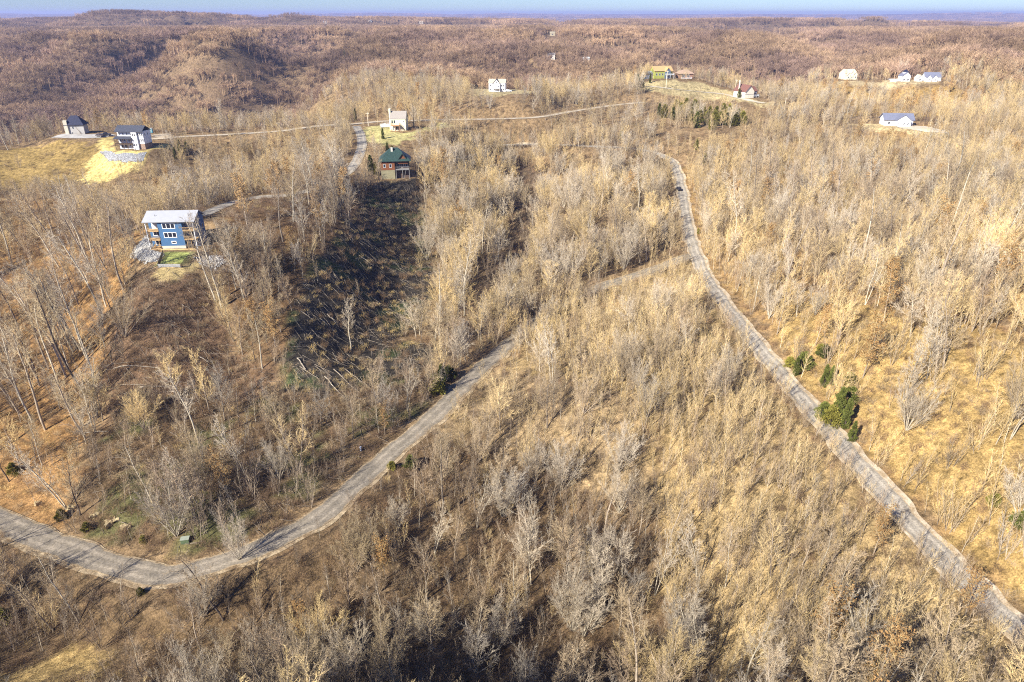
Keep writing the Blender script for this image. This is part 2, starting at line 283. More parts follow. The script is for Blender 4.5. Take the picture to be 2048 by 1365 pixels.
# ------------------------------------------------------------------ ground zones (plan polygons on the land)
Z = {
 'wedge': [(1384,520),(1440,640),(1560,790),(1700,950),(1850,1120),(2000,1280),(2100,1365),(1420,1365),(1330,1180),(1310,1010),(1290,812),(1000,740),(1070,662),(1200,585)],
 'lot': [(870,857),(990,737),(1300,812),(1305,1012)],
 'bottom': [(-300,1060),(0,1060),(150,1140),(300,1180),(450,1160),(600,1080),(780,930),(870,860),(1305,1012),(1330,1180),(1420,1365),(1500,1500),(-300,1500)],
 'leftslope': [(-400,360),(-100,380),(120,400),(285,470),(262,520),(225,640),(190,760),(170,860),(150,960),(120,1060),(-300,960)],
 'bluebrush': [(285,545),(390,545),(430,620),(520,730),(560,740),(520,800),(330,790),(225,860),(190,760),(225,650),(262,560)],
 'hillwood': [(430,440),(520,400),(700,350),(750,370),(700,470),(610,560),(590,640),(560,730),(520,730),(450,600),(425,520)],
 'clearcut': [(722,400),(758,366),(838,366),(862,480),(868,600),(850,640),(800,680),(880,690),(860,730),(760,760),(640,800),(560,770),(572,700),(585,610),(625,530),(695,460)],
 'lowleft': [(190,870),(330,790),(520,800),(640,800),(760,760),(880,740),(900,760),(830,845),(700,950),(560,1050),(430,1100),(340,1110),(240,1090),(150,1060),(160,940)],
 'ravine': [(845,300),(1060,296),(1300,310),(1350,350),(1358,430),(1370,500),(1200,560),(1070,635),(960,720),(900,740),(880,680),(868,560),(845,420)],
 'right': [(1362,335),(1500,290),(1700,270),(2300,240),(2500,1400),(2120,1280),(2030,1210),(1860,1040),(1710,880),(1570,720),(1460,590),(1400,500),(1380,430)],
 'rightopen': [(1500,560),(1640,590),(1800,620),(2100,700),(2250,1250),(2040,1200),(1860,1030),(1720,880),(1570,710)],
 'meadow': [(-60,296),(105,281),(140,282),(200,290),(190,330),(165,368),(60,375),(-60,380)],
 'straw': [(205,275),(228,275),(230,302),(300,302),(330,288),(345,292),(300,308),(290,330),(262,345),(222,362),(162,368),(178,318),(195,304)],
 'riprap': [(198,304),(230,310),(272,309),(292,304),(283,325),(250,329),(215,326)],
 'bluelawn': [(326,504),(392,503),(380,517),(364,530),(320,528)],
 'bluetan': [(300,556),(316,536),(364,539),(392,520),(396,530),(382,548),(352,566),(320,566)],
 'whitegravel': [(292,470),(300,490),(304,502),(324,508),(318,524),(290,528),(256,516)],
 'rightgravel': [(388,514),(440,512),(452,526),(432,540),(400,530)],
  'gully': [(1035,335),(1080,335),(1085,420),(1065,500),(1030,560),(970,660),(905,735),(890,700),(955,600),(1005,500),(1025,420)],
 'cornergrass': [(-100,1335),(60,1320),(150,1300),(190,1330),(200,1400),(160,1460),(-150,1460)],
 'creamlawn': [(722,262),(740,252),(775,250),(800,268),(830,262),(880,246),(905,250),(860,262),(800,290),(765,295),(735,285)],
 'farlawn': [(1265,168),(1340,160),(1400,164),(1440,178),(1480,186),(1510,200),(1560,208),(1530,214),(1440,200),(1340,190),(1300,184),(1270,178)],
 'rightlawn': [(1690,246),(1780,250),(1880,258),(1905,272),(1860,274),(1800,266),(1740,262)],
 'whitelawn': [(920,178),(1060,176),(1080,190),(1000,194),(940,192)],
 'estatelawn': [(1670,164),(1870,160),(1880,168),(1670,170)],
 'autumn': [(1600,180),(1700,172),(1900,172),(2000,200),(1900,235),(1700,232)],
}
ZW = {k: np.array(polyw(v)) for k, v in Z.items()}
def inz(k, x, y, jit=0.0):
    if jit: x = x + (vnoise(x / 3.1, y / 3.1) - .5) * jit; y = y + (vnoise(x / 3.1 + 50, y / 3.1) - .5) * jit
    return inpoly(x, y, ZW[k])

gcol = np.zeros(GX.shape + (3,)); x, y = GX, GY
r_ = np.hypot(x, y)
gcol[:] = (.23, .155, .085)
far = smooth(450, 1500, r_)[..., None]
gcol = gcol * (1 - far) + np.array((.16, .11, .07)) * far
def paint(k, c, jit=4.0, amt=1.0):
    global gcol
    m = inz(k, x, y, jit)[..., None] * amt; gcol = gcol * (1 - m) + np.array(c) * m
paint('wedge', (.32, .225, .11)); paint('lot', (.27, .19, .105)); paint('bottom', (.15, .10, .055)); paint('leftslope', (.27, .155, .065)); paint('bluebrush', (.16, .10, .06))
paint('hillwood', (.13, .08, .042)); paint('clearcut', (.05, .042, .034)); paint('lowleft', (.135, .09, .05)); paint('ravine', (.20, .135, .075)); paint('right', (.30, .19, .085)); paint('rightopen', (.36, .24, .095))  # clearcut: ground colour darkened to deepen the slope's shade
paint('gully', (.085, .06, .04)); paint('meadow', (.27, .185, .07), 6); paint('straw', (.56, .44, .17), 5); paint('bluelawn', (.26, .28, .09), 1); paint('bluetan', (.42, .32, .15), 2)  # gully: dark band puts the shade of its bank into the ground colour
paint('cornergrass', (.36, .25, .105), 8); paint('creamlawn', (.42, .37, .16), 6); paint('farlawn', (.40, .32, .17), 6); paint('rightlawn', (.50, .38, .2), 6); paint('whitelawn', (.40, .32, .17), 6); paint('estatelawn', (.45, .35, .2), 4); paint('autumn', (.34, .22, .08), 8)
gr = (fbm(x / 9, y / 9, 3) > .62) & (inz('clearcut', x, y) | inz('lowleft', x, y)) ; gcol[gr] = gcol[gr] * .5 + np.array((.07, .10, .03)) * .5
nx, ny = GX.shape
idx = np.arange(nx * ny).reshape(nx, ny)
Fg = np.stack([idx[:-1, :-1], idx[1:, :-1], idx[1:, 1:], idx[:-1, 1:]], -1).reshape(-1, 4)
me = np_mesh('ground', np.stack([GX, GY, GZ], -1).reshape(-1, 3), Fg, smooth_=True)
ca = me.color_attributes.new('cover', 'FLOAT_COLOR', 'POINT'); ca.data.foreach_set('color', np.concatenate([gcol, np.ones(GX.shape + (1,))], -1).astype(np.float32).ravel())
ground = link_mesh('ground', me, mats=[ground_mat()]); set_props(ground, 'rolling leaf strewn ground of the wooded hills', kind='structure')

# ------------------------------------------------------------------ draped sheets: roads, drives, yards
def gravel_mat(name, col, col2, scale=.35, fine=6.0, var=.35, bump=.5, tracks=False):
    if name in MATS: return MATS[name]
    m, t, b = new_mat(name); b.inputs['Roughness'].default_value = .9; b.inputs['Specular IOR Level'].default_value = .2
    g = t.nodes.new('ShaderNodeNewGeometry')
    n = t.nodes.new('ShaderNodeTexNoise'); n.inputs['Scale'].default_value = scale; n.inputs['Detail'].default_value = 6; n.inputs['Roughness'].default_value = .7; t.links.new(g.outputs['Position'], n.inputs['Vector'])
    f = t.nodes.new('ShaderNodeTexNoise'); f.inputs['Scale'].default_value = fine; f.inputs['Detail'].default_value = 3; t.links.new(g.outputs['Position'], f.inputs['Vector'])
    cr = t.nodes.new('ShaderNodeMapRange'); cr.inputs[1].default_value = .4; cr.inputs[2].default_value = .62; t.links.new(n.outputs['Fac'], cr.inputs[0])
    mx = t.nodes.new('ShaderNodeMix'); mx.data_type = 'RGBA'; mx.inputs['A'].default_value = (*col, 1); mx.inputs['B'].default_value = (*col2, 1); t.links.new(cr.outputs[0], mx.inputs['Factor'])
    r = t.nodes.new('ShaderNodeMapRange'); r.inputs[1].default_value = .3; r.inputs[2].default_value = .7; r.inputs[3].default_value = 1 - var; r.inputs[4].default_value = 1 + var; t.links.new(f.outputs['Fac'], r.inputs[0])
    sc = t.nodes.new('ShaderNodeVectorMath'); sc.operation = 'SCALE'; t.links.new(mx.outputs['Result'], sc.inputs[0]); t.links.new(r.outputs[0], sc.inputs['Scale']); t.links.new(sc.outputs[0], b.inputs['Base Color'])
    if tracks:
        av = t.nodes.new('ShaderNodeAttribute'); av.attribute_name = 'across'; ab = t.nodes.new('ShaderNodeMath'); ab.operation = 'ABSOLUTE'; t.links.new(av.outputs['Fac'], ab.inputs[0])
        ramp = t.nodes.new('ShaderNodeValToRGB'); e = ramp.color_ramp.elements; e[0].position = 0; e[0].color = (.92, .92, .92, 1); e[1].position = 1; e[1].color = (1.3, 1.12, .85, 1)
        for ps, c in ((.22, .95), (.36, 1.22), (.5, 1.18), (.66, .9), (.86, .85)): q = e.new(ps); q.color = (c, c * .99, c * .97, 1)
        wv = t.nodes.new('ShaderNodeTexNoise'); wv.inputs['Scale'].default_value = .5; t.links.new(g.outputs['Position'], wv.inputs['Vector'])
        ad = t.nodes.new('ShaderNodeMath'); ad.operation = 'MULTIPLY_ADD'; ad.inputs[1].default_value = .4; ad.use_clamp = True; t.links.new(wv.outputs['Fac'], ad.inputs[0]); sb = t.nodes.new('ShaderNodeMath'); sb.operation = 'SUBTRACT'; sb.inputs[1].default_value = .2; t.links.new(ab.outputs[0], sb.inputs[0]); t.links.new(sb.outputs[0], ad.inputs[2]); t.links.new(ad.outputs[0], ramp.inputs[0])
        mt = t.nodes.new('ShaderNodeVectorMath'); mt.operation = 'MULTIPLY'; t.links.new(sc.outputs[0], mt.inputs[0]); t.links.new(ramp.outputs[0], mt.inputs[1]); t.links.new(mt.outputs[0], b.inputs['Base Color'])
    bp = t.nodes.new('ShaderNodeBump'); bp.inputs['Strength'].default_value = bump; bp.inputs['Distance'].default_value = .1; t.links.new(f.outputs['Fac'], bp.inputs['Height']); t.links.new(bp.outputs[0], b.inputs['Normal'])
    MATS[name] = m; return m
asphalt = gravel_mat('worn_asphalt', (.27, .23, .185), (.18, .155, .125), .3, 3, .3, .2, True)
chip = gravel_mat('chip_seal', (.38, .34, .29), (.27, .24, .205), .25, 3, .3, .3, True)
pale = gravel_mat('pale_gravel', (.56, .47, .36), (.36, .27, .17), .45, 5, .3, .5)
verge_m = gravel_mat('earthy_verge', (.40, .31, .20), (.17, .115, .065), .5, 3, .4, .5)
def ribbon(name, P, w0, w1, off, m, wob=0.0, label=None):
    """a strip from w0 to w1 metres across the line P, laid on the ground"""
    T = np.gradient(P[:, :2], axis=0); T /= np.linalg.norm(T, axis=1)[:, None] + 1e-9; N = np.stack([T[:, 1], -T[:, 0]], 1)
    k = max(2, int(abs(w1 - w0) / .8) + 1); V = []
    for i, (p, nn) in enumerate(zip(P, N)):
        a = w0 + wob * (vnoise(i / 4.0, 3.3) - .5) * 2; b = w1 + wob * (vnoise(i / 4.3, 9.1) - .5) * 2
        for j in range(k):
            q = p[:2] + nn * (a + (b - a) * j / (k - 1)); V.append((q[0], q[1], 0))
    V = np.array(V); V[:, 2] = H(V[:, 0], V[:, 1]) + off
    n = len(P); ix = np.arange(n * k).reshape(n, k)
    Fq = np.stack([ix[:-1, :-1], ix[:-1, 1:], ix[1:, 1:], ix[1:, :-1]], -1).reshape(-1, 4)
    me_ = np_mesh(name, V, Fq, smooth_=True); at_ = me_.attributes.new('across', 'FLOAT', 'POINT'); at_.data.foreach_set('value', np.tile(np.linspace(-1, 1, k), n).astype(np.float32))
    o = link_mesh(name, me_, mats=[m]); set_props(o, label, kind='structure'); return o
for k, (P, w) in RP.items():
    if k == 'lower':
        ribbon('road_shoulder', P, -w/2 - .35, w/2 + .9, .10, verge_m, .6, 'pale gravel shoulder of the lower road'); ribbon('road', P, -w/2, w/2, .16, asphalt, .45, 'grey road curving through the hollow')
    elif k == 'right':
        ribbon('road_shoulder', P, -w/2 - .5, w/2 + 1.1, .10, pale, .6, 'pale gravel shoulder of the long road'); ribbon('road', P, -w/2, w/2, .16, chip, .4, 'grey road running up the hillside past the junction')
    elif k == 'drive': ribbon('driveway', P, -w/2, w/2, .14, chip, .2, 'driveway of the blue house')
    elif k == 'upper': ribbon('road', P, -w/2, w/2, .16, gravel_mat('upper_gravel', (.50, .43, .35), (.36, .29, .2), .2, 5, .2), .5, 'pale road along the plateau')
    elif k == 'ridge': ribbon('road', P, -w/2, w/2, .18, gravel_mat('ridge_gravel', (.60, .53, .44), (.48, .41, .3), .2, 5, .2), .3, 'pale road along the ridge')
    else: ribbon('driveway', P, -w/2, w/2, .15, gravel_mat('yard_gravel', (.45, .43, .42), (.34, .32, .3), .3, 5, .2), .4, 'grey gravel court between two houses')
def sheet(name, poly_px, off, m, label, jit=1.0, step=.8):
    W = np.array(polyw(poly_px)); x0, y0 = W.min(0) - 1; x1, y1 = W.max(0) + 1; step = max(step, (x1 - x0) / 140)
    xs = np.arange(x0, x1, step); ys = np.arange(y0, y1, step); A, B = np.meshgrid(xs, ys, indexing='ij')
    ja = A + (vnoise(A / 1.7, B / 1.7) - .5) * jit; jb = B + (vnoise(A / 1.7 + 40, B / 1.7) - .5) * jit
    ins = inpoly(ja, jb, W); n2 = A.shape; ix = np.arange(A.size).reshape(n2)
    q = ins[:-1, :-1]; Fq = np.stack([ix[:-1, :-1], ix[1:, :-1], ix[1:, 1:], ix[:-1, 1:]], -1)[q]
    V = np.stack([A, B, H(A, B) + off], -1).reshape(-1, 3); u, inv = np.unique(Fq, return_inverse=True)
    o = link_mesh(name, np_mesh(name, V[u], inv.reshape(-1, 4), smooth_=True), mats=[m]); set_props(o, label, kind='structure'); return o
sheet('gravel_yard', Z['riprap'], .12, gravel_mat('slope_stone', (.30, .30, .32), (.38, .38, .39), .9, 2.5, .45, 1), 'curved bank of grey stone below the white house', .8, .8)
sheet('gravel_yard', Z['whitegravel'], .10, gravel_mat('white_stone', (.42, .40, .38), (.28, .25, .22), .8, 3, .5, 1), 'white stone bank beside the blue house', 1.5)
sheet('gravel_yard', Z['rightgravel'], .10, gravel_mat('mixed_stone', (.32, .28, .25), (.16, .11, .08), .7, 3, .4, 1), 'patchy stone bank beside the blue house', 3.0)
sheet('driveway', [(758,248),(776,246),(782,254),(760,256)], .2, gravel_mat('concrete', (.7, .66, .6), (.62, .58, .52), .3, 4, .1), 'white concrete drive beside the cream house', .2)
sheet('driveway', [(1780,249),(1890,262),(1895,268),(1850,266),(1800,258)], .2, gravel_mat('ridge_gravel', (.6, .53, .44), (.48, .41, .3)), 'pale drive in front of the low white house', .8)
sheet('driveway', [(1774,158),(1806,158),(1804,164),(1780,165)], .2, gravel_mat('concrete', (.7, .66, .6), (.62, .58, .52)), 'pale forecourt of the white farmhouses', .8)
sheet('driveway', [(300,270),(338,268),(345,278),(300,281)], .2, pale, 'pale drive beside the tall white house', .8)

# ------------------------------------------------------------------ mesh builder
class MB:
    def __init__(s): s.v = []; s.f = []
    def box(s, x0, x1, y0, y1, z0, z1):
        b = len(s.v); s.v += [(x0,y0,z0),(x1,y0,z0),(x1,y1,z0),(x0,y1,z0),(x0,y0,z1),(x1,y0,z1),(x1,y1,z1),(x0,y1,z1)]
        s.f += [tuple(b+i for i in q) for q in ((3,2,1,0),(4,5,6,7),(0,1,5,4),(1,2,6,5),(2,3,7,6),(3,0,4,7))]; return s
    def prism(s, poly, a, b_, axis='y'):
        """extrude a 2-D polygon (x,z) along y, (y,z) along x or (x,y) along z"""
        b = len(s.v); n = len(poly)
        for t in (a, b_):
            for p, q in poly: s.v.append((p, t, q) if axis == 'y' else ((t, p, q) if axis == 'x' else (p, q, t)))
        s.f += [tuple(b + i for i in range(n)), tuple(b + n + i for i in reversed(range(n)))]
        s.f += [(b+i, b+n+i, b+n+(i+1)%n, b+(i+1)%n) for i in range(n)]; return s
    def quadsheet(s, pts4, th=.12):
        """a thick slab whose top face is pts4"""
        p = [Vector(q) for q in pts4]; n = (p[1]-p[0]).cross(p[-1]-p[0]).normalized(); n = -n if n.z < 0 else n
        b = len(s.v); k = len(p); s.v += [tuple(q) for q in p] + [tuple(q - n * th) for q in p]
        s.f += [tuple(range(b, b+k)), tuple(reversed(range(b+k, b+2*k)))] + [(b+i, b+k+i, b+k+(i+1)%k, b+(i+1)%k) for i in range(k)]; return s
    def bar(s, p0, p1, r, n=6, r1=None):
        p0 = Vector(p0); p1 = Vector(p1); d = (p1-p0).normalized(); u = d.orthogonal().normalized(); w = d.cross(u); b = len(s.v); r1 = r if r1 is None else r1
        for p, rr in ((p0, r), (p1, r1)):
            for i in range(n): a = 2*pi*i/n; s.v.append(tuple(p + (u*cos(a) + w*sin(a))*rr))
        s.f += [(b+i, b+(i+1)%n, b+n+(i+1)%n, b+n+i) for i in range(n)] + [tuple(b+i for i in reversed(range(n))), tuple(b+n+i for i in range(n))]; return s
    def build(s, name, m, parent=None, bevel=0):
        me = bpy.data.meshes.new(name); me.from_pydata(s.v, [], s.f)
        import bmesh
        bm = bmesh.new(); bm.from_mesh(me); bmesh.ops.recalc_face_normals(bm, faces=bm.faces)
        if bevel: bmesh.ops.bevel(bm, geom=bm.edges[:], offset=bevel, segments=1, affect='EDGES')
        bm.to_mesh(me); bm.free()
        return link_mesh(name, me, parent, [m])
def root(name, loc, rz, label, cat, group=None):
    o = bpy.data.objects.new(name, None); C.objects.link(o); o.location = tuple(loc); o.rotation_euler = (0, 0, rz); o.empty_display_size = 1
    set_props(o, label, cat, group); return o

M_white = mat('white_trim', (.68, .68, .70), .5, .04); M_wood = mat('deck_timber', (.50, .33, .17), .8, .25, 3); M_woodd = mat('dark_timber', (.10, .065, .045), .8, .25, 3)
M_glass = mat('window_glass', (.02, .025, .045), .06, .1, .5, spec=.8); M_found = mat('foundation', (.55, .50, .42), .9, .12)
def window(par, face, c, z, w, h, fixed, frame=M_white, mull=1, fw=.11):
    """face f/b: fixed = y plane, c = x centre; face l/r: fixed = x plane, c = y centre"""
    sgn = -1 if face in 'fl' else 1; t = .06; a = MB(); g = MB()
    def bx(mb, u0, u1, z0, z1, d0, d1):
        lo, hi = sorted((fixed + sgn * d0, fixed + sgn * d1))
        if face in 'fb': mb.box(u0, u1, lo, hi, z0, z1)
        else: mb.box(lo, hi, u0, u1, z0, z1)
    bx(a, c - w/2, c + w/2, z, z + fw, .003, t); bx(a, c - w/2, c + w/2, z + h - fw, z + h, .003, t)
    bx(a, c - w/2, c - w/2 + fw, z + fw, z + h - fw, .003, t); bx(a, c + w/2 - fw, c + w/2, z + fw, z + h - fw, .003, t)
    for i in range(1, mull):
        u = c - w/2 + w * i / mull; bx(a, u - fw/2, u + fw/2, z + fw, z + h - fw, .003, t)
    bx(g, c - w/2 + fw, c + w/2 - fw, z + fw, z + h - fw, .004, .02)
    wf = a.build('window', frame, par); g.build('pane', M_glass, wf); return wf
def gable(par, x0, x1, y0, y1, z, rise, ax, m, over=.45, th=.18, name='roof'):
    mb = MB()
    if ax == 'x':
        ym = (y0 + y1) / 2; k = rise / (ym - y0); o = over
        for ya, s_ in ((y0 - o, 1), (y1 + o, -1)):
            mb.quadsheet([(x0 - o, ya, z - k * o + th), (x1 + o, ya, z - k * o + th), (x1 + o, ym, z + rise + th), (x0 - o, ym, z + rise + th)], th)
    else:
        xm = (x0 + x1) / 2; k = rise / (xm - x0); o = over
        for xa in (x0 - o, x1 + o):
            mb.quadsheet([(xa, y0 - o, z - k * o + th), (xm, y0 - o, z + rise + th), (xm, y1 + o, z + rise + th), (xa, y1 + o, z - k * o + th)], th)
    return mb.build(name, m, par)
def hip(par, x0, x1, y0, y1, z, rise, m, over=.5, name='roof'):
    x0 -= over; x1 += over; y0 -= over; y1 += over; w, d = x1 - x0, y1 - y0; mb = MB(); b = 0
    if w >= d: r0, r1 = (x0 + d/2, (y0+y1)/2), (x1 - d/2, (y0+y1)/2)
    else: r0, r1 = ((x0+x1)/2, y0 + w/2), ((x0+x1)/2, y1 - w/2)
    mb.v = [(x0,y0,z),(x1,y0,z),(x1,y1,z),(x0,y1,z),(r0[0],r0[1],z+rise),(r1[0],r1[1],z+rise)] + [(x0,y0,z-.18),(x1,y0,z-.18),(x1,y1,z-.18),(x0,y1,z-.18)]
    mb.f = [(0,1,5,4),(2,3,4,5),(1,2,5),(3,0,4)] if w >= d else [(0,1,4),(1,2,5,4),(2,3,5),(3,0,4,5)]
    mb.f += [(6,9,8,7),(0,6,7,1),(1,7,8,2),(2,8,9,3),(3,9,6,0)]
    return mb.build(name, m, par)
def shell(par, x0, x1, y0, y1, z0, z1, m, rise=0, ax='x', name='wall'):
    mb = MB().box(x0, x1, y0, y1, z0, z1)
    if rise:
        if ax == 'x': mb.prism([(y0 + .01, z1 - .01), (y1 - .01, z1 - .01), ((y0+y1)/2, z1 + rise - .03)], x0 + .01, x1 - .01, 'x')
        else: mb.prism([(x0 + .01, z1 - .01), (x1 - .01, z1 - .01), ((x0+x1)/2, z1 + rise - .03)], y0 + .01, y1 - .01, 'y')
    return mb.build(name, m, par)
def deck(par, x0, x1, y0, y1, z, ground, m=M_wood, rail=1.0, posts=True, sides='lfr', postm=None, name='deck'):
    d = MB().box(x0, x1, y0, y1, z - .22, z).build(name, m, par); rb = MB()
    segs = []
    if 'f' in sides: segs.append(((x0, y0), (x1, y0)))
    if 'l' in sides: segs.append(((x0, y0), (x0, y1)))
    if 'r' in sides: segs.append(((x1, y0), (x1, y1)))
    for (a, b_), (c_, d_) in segs:
        L = math.hypot(c_ - a, d_ - b_); rb.bar((a, b_, z + rail), (c_, d_, z + rail), .055, 4); rb.bar((a, b_, z + .15), (c_, d_, z + .15), .04, 4)
        n = max(2, int(L / .35))
        for i in range(n + 1): t = i / n; rb.bar((a + (c_-a)*t, b_ + (d_-b_)*t, z), (a + (c_-a)*t, b_ + (d_-b_)*t, z + rail), .03, 4)
    if rail: rb.build('railing', m, d)
    if posts:
        n = max(1, round((x1 - x0) / 3))
        for i in range(n + 1):
            xx = x0 + .1 + (x1 - x0 - .2) * i / n; MB().box(xx - .1, xx + .1, y0 + .02, y0 + .22, ground, z - .22).build('post', postm or m, par)
    return d

# --- the blue house ------------------------------------------------------------------------------
M_blue = siding('blue_siding', (.065, .15, .30), .22); M_roofp = mat('pale_metal_roof', (.38, .385, .42), .45, .05, .6)
p = HP['blue']; h = root('blue_house', p, R(4), 'three storey blue house with pale roof on the cleared knoll', 'house')
W = 14.6
shell(h, -W/2, W/2, 2.4, 8.4, -2.0, 8.6, M_blue, 1.7, 'x')                       # rear mass
MB().box(-3.6, 3.6, 0, 2.4, .9, 8.55).build('wall', M_blue, h); MB().box(-3.58, 3.58, .02, 2.4, -2, .9).build('foundation', M_found, h)
mb = MB(); ym = 4.6
mb.quadsheet([(-W/2-.5, -.7, 8.62), (W/2+.5, -.7, 8.62), (W/2+.5, ym, 10.9), (-W/2-.5, ym, 10.9)], .2); mb.quadsheet([(-W/2-.5, 9.0, 8.5), (W/2+.5, 9.0, 8.5), (W/2+.5, ym, 10.9), (-W/2-.5, ym, 10.9)], .2)
rf = mb.build('roof', M_roofp, h)
for xx in (-4.6, 5.4): MB().bar((xx, 2.0, 9.6), (xx, 2.0, 10.3), .09).build('vent_pipe', mat('pipe', (.25, .25, .26)), rf)
for zz, ww in ((6.35, 3.9), (3.5, 3.9)): window(h, 'f', -.35, zz, ww, 1.75, 0, mull=3, fw=.2)
window(h, 'f', .3, 1.55, 1.5, .9, 0, fw=.22)
for s_ in (-1, 1):
    xa, xb = sorted((s_ * 3.62, s_ * (W/2 - .05)))
    for zz in (2.9, 5.7): deck(h, xa, xb, -.15, 2.38, zz, -2, M_wood, 1.0, False, 'f')
    MB().box(*sorted((s_ * (W/2 - .12), s_ * (W/2 - .34))), -.3, -.08, -2, 8.4).build('post', M_white, h)
    xm = s_ * 5.3
    dr = MB().box(xm - 1.1, xm + 1.1, 2.33, 2.39, 5.72, 7.9).build('door', M_white, h); MB().box(xm - .8, xm - .1, 2.31, 2.325, 5.95, 7.6).box(xm + .1, xm + .8, 2.31, 2.325, 5.95, 7.6).build('pane', mat('curtained_glass', (.55, .56, .6), .15, .1), dr)
    window(h, 'f', xm, 3.5, 2.4, 1.6, 2.4, mull=2, fw=.18); window(h, 'f', xm, .5, 2.0, 1.7, 2.4, mull=2, fw=.15)
    for q in range(3): MB().bar((xa + .6 + q * 1.2, .2, -2), (xa + .6 + q * 1.2, .2, 2.7), .07, 4).build('post', M_wood, h)
for k in range(2): window(h, 'r', 4.2 + 2.6 * k, 4.6, 1.1, 1.5, W/2)
# ground-floor timber beneath the decks
MB().box(-7.0, -3.7, -.9, 2.2, .05, .25).build('patio_boards', M_wood, h)
MB().box(-3.6, 7.4, -1.5, -1.25, -.6, .25).build('retaining_board', mat('tan_board', (.62, .45, .22), .8, .2), h)
for i, (dx, dy, rz, lab) in enumerate(((-5.8, -.2, .3, 'timber garden chair on the lower patio of the blue house, outer one'), (-4.5, -.4, -.4, 'timber garden chair on the lower patio of the blue house, inner one'))):
    c = root('garden_chair', (p[0] + dx, p[1] + dy, p[2] + .25), rz, lab, 'chair', 'garden chairs under the deck')
    MB().box(-.35, .35, -.3, .35, .4, .47).build('seat', M_wood, c); MB().box(-.35, .35, .3, .36, .47, 1.05).build('backrest', M_wood, c)
    for sx in (-.3, .3):
        for sy in (-.26, .3): MB().box(sx-.04, sx+.04, sy-.04, sy+.04, 0, .4).build('leg', M_wood, c)
def fence_run(name, pts_px, hgt, label, m, mp, wire=False, cat='fence'):
    Q = [at(a, b) for a, b in pts_px]; P0 = Q[0]; f = root(name, P0, 0, label, cat)
    for i in range(len(Q) - 1):
        a, b_ = Vector(Q[i]) - Vector(P0), Vector(Q[i+1]) - Vector(P0); n = max(1, round((b_ - a).length / 2.4)); mb = MB()
        for j in range(n):
            u = a.lerp(b_, j / n); v = a.lerp(b_, (j + 1) / n)
            if wire:
                for zz in np.arange(.1, hgt, .16): mb.bar(u + Vector((0,0,zz)), v + Vector((0,0,zz)), .03, 3)
                for q in range(12): t = q / 12; w_ = u.lerp(v, t); mb.bar(w_, w_ + Vector((0,0,hgt)), .028, 3)
                mb.bar(u + Vector((0,0,hgt)), v + Vector((0,0,hgt)), .045, 4)
            else:
                for zz in (.2, .55, .9, 1.25): mb.bar(u + Vector((0,0,zz*hgt/1.4)), v + Vector((0,0,zz*hgt/1.4)), .12, 4)
            MB().bar(u - Vector((0,0,.3)), u + Vector((0,0,hgt+.1)), .08, 4).build('post', mp, f)
        mb.build('fence_panel', m, f)
    MB().bar(b_ - Vector((0,0,.3)), b_ + Vector((0,0,hgt+.1)), .08, 4).build('post', mp, f)
M_greyw = mat('weathered_board', (.38, .38, .40), .85, .25, 4); M_wire = mat('dark_wire', (.07, .06, .04), .7, .1)
fence_run('board_fence', [(317, 537), (362, 537)], 1.4, 'short grey board fence closing the lawn below the blue house', M_greyw, M_woodd)
fence_run('wire_fence', [(317, 537), (327, 509)], 1.4, 'dark wire fence down the shaded side of the small lawn', M_wire, M_woodd, True)
fence_run('wire_fence', [(364, 537), (378, 520), (396, 516), (408, 511)], 1.5, 'dark wire fence bending round the stone side of the small lawn', M_wire, M_woodd, True)

# --- the tall white house -------------------------------------------------------------------------
M_wside = siding('white_siding', (.74, .74, .78), .2, dark=.88); M_dark = mat('charcoal_shingle', (.055, .06, .085), .8, .25, 2)
p = HP['white']; h = root('white_house', p, R(-4), 'tall white house with charcoal roof and long rear deck above the stone bank', 'house')
shell(h, -8, 2, 2.0, 9.5, -2, 8.6, M_wside, 2.1, 'x'); shell(h, 2.01, 5.4, .2, 9.5, -2, 8.5, M_wside); shell(h, 5.41, 9, 1.2, 9.5, 2.6, 8.5, M_wside)
MB().box(5.41, 8.98, 1.22, 9.48, -2, 2.58).build('foundation', mat('brown_stone', (.30, .21, .16), .9, .3, 3), h)
gable(h, -8, 9, .4, 9.5, 8.5, 2.3, 'x', M_dark, .5)
for xx in (-6.8, -4.3, -1.8, .6): window(h, 'f', xx, 6.5, .8, 1.2, 2.0, mull=1)
for xx in (3.1, 4.2): window(h, 'f', xx, 6.3, .9, 1.2, .2)
for xx in (3.1, 4.2): window(h, 'f', xx, 1.7, .9, 1.0, .2)
for xx in (6.0, 7.2, 8.4):
    for zz in (6.3, 3.6): window(h, 'f', xx, zz, .85, 1.4, 1.2)
for xx in (-6.6, -5.3, -4.0): window(h, 'f', xx, 3.5, 1.0, 1.7, 2.0)
for xx in (-6.0, -3.8): window(h, 'f', xx, .3, 1.7, 1.8, 2.0, mull=2)
window(h, 'f', -1.2, 3.5, .9, 1.7, 2.0); window(h, 'f', .9, 3.5, .9, 1.7, 2.0)
dr = MB().box(-1.4, -.4, 1.93, 1.99, .2, 2.3).build('door', M_white, h); MB().box(-1.2, -.6, 1.91, 1.925, 1.2, 2.1).build('pane', M_glass, dr)
for yy in (3.5, 6.5): window(h, 'r', yy, 6.2, .9, 1.3, 9)
deck(h, -9, 2.0, -1.0, 1.98, 2.75, -2.4, M_woodd, 1.0, True, 'lf')
mb = MB().quadsheet([(-9.3, -1.4, 5.2), (2.0, -1.4, 5.2), (2.0, 1.98, 6.1), (-9.3, 1.98, 6.1)], .15).build('porch_roof', M_dark, h)
for i in range(5): xx = -8.9 + 2.65 * i; MB().box(xx - .09, xx + .09, -.98, -.8, 2.76, 5.1).build('porch_post', M_woodd, h)
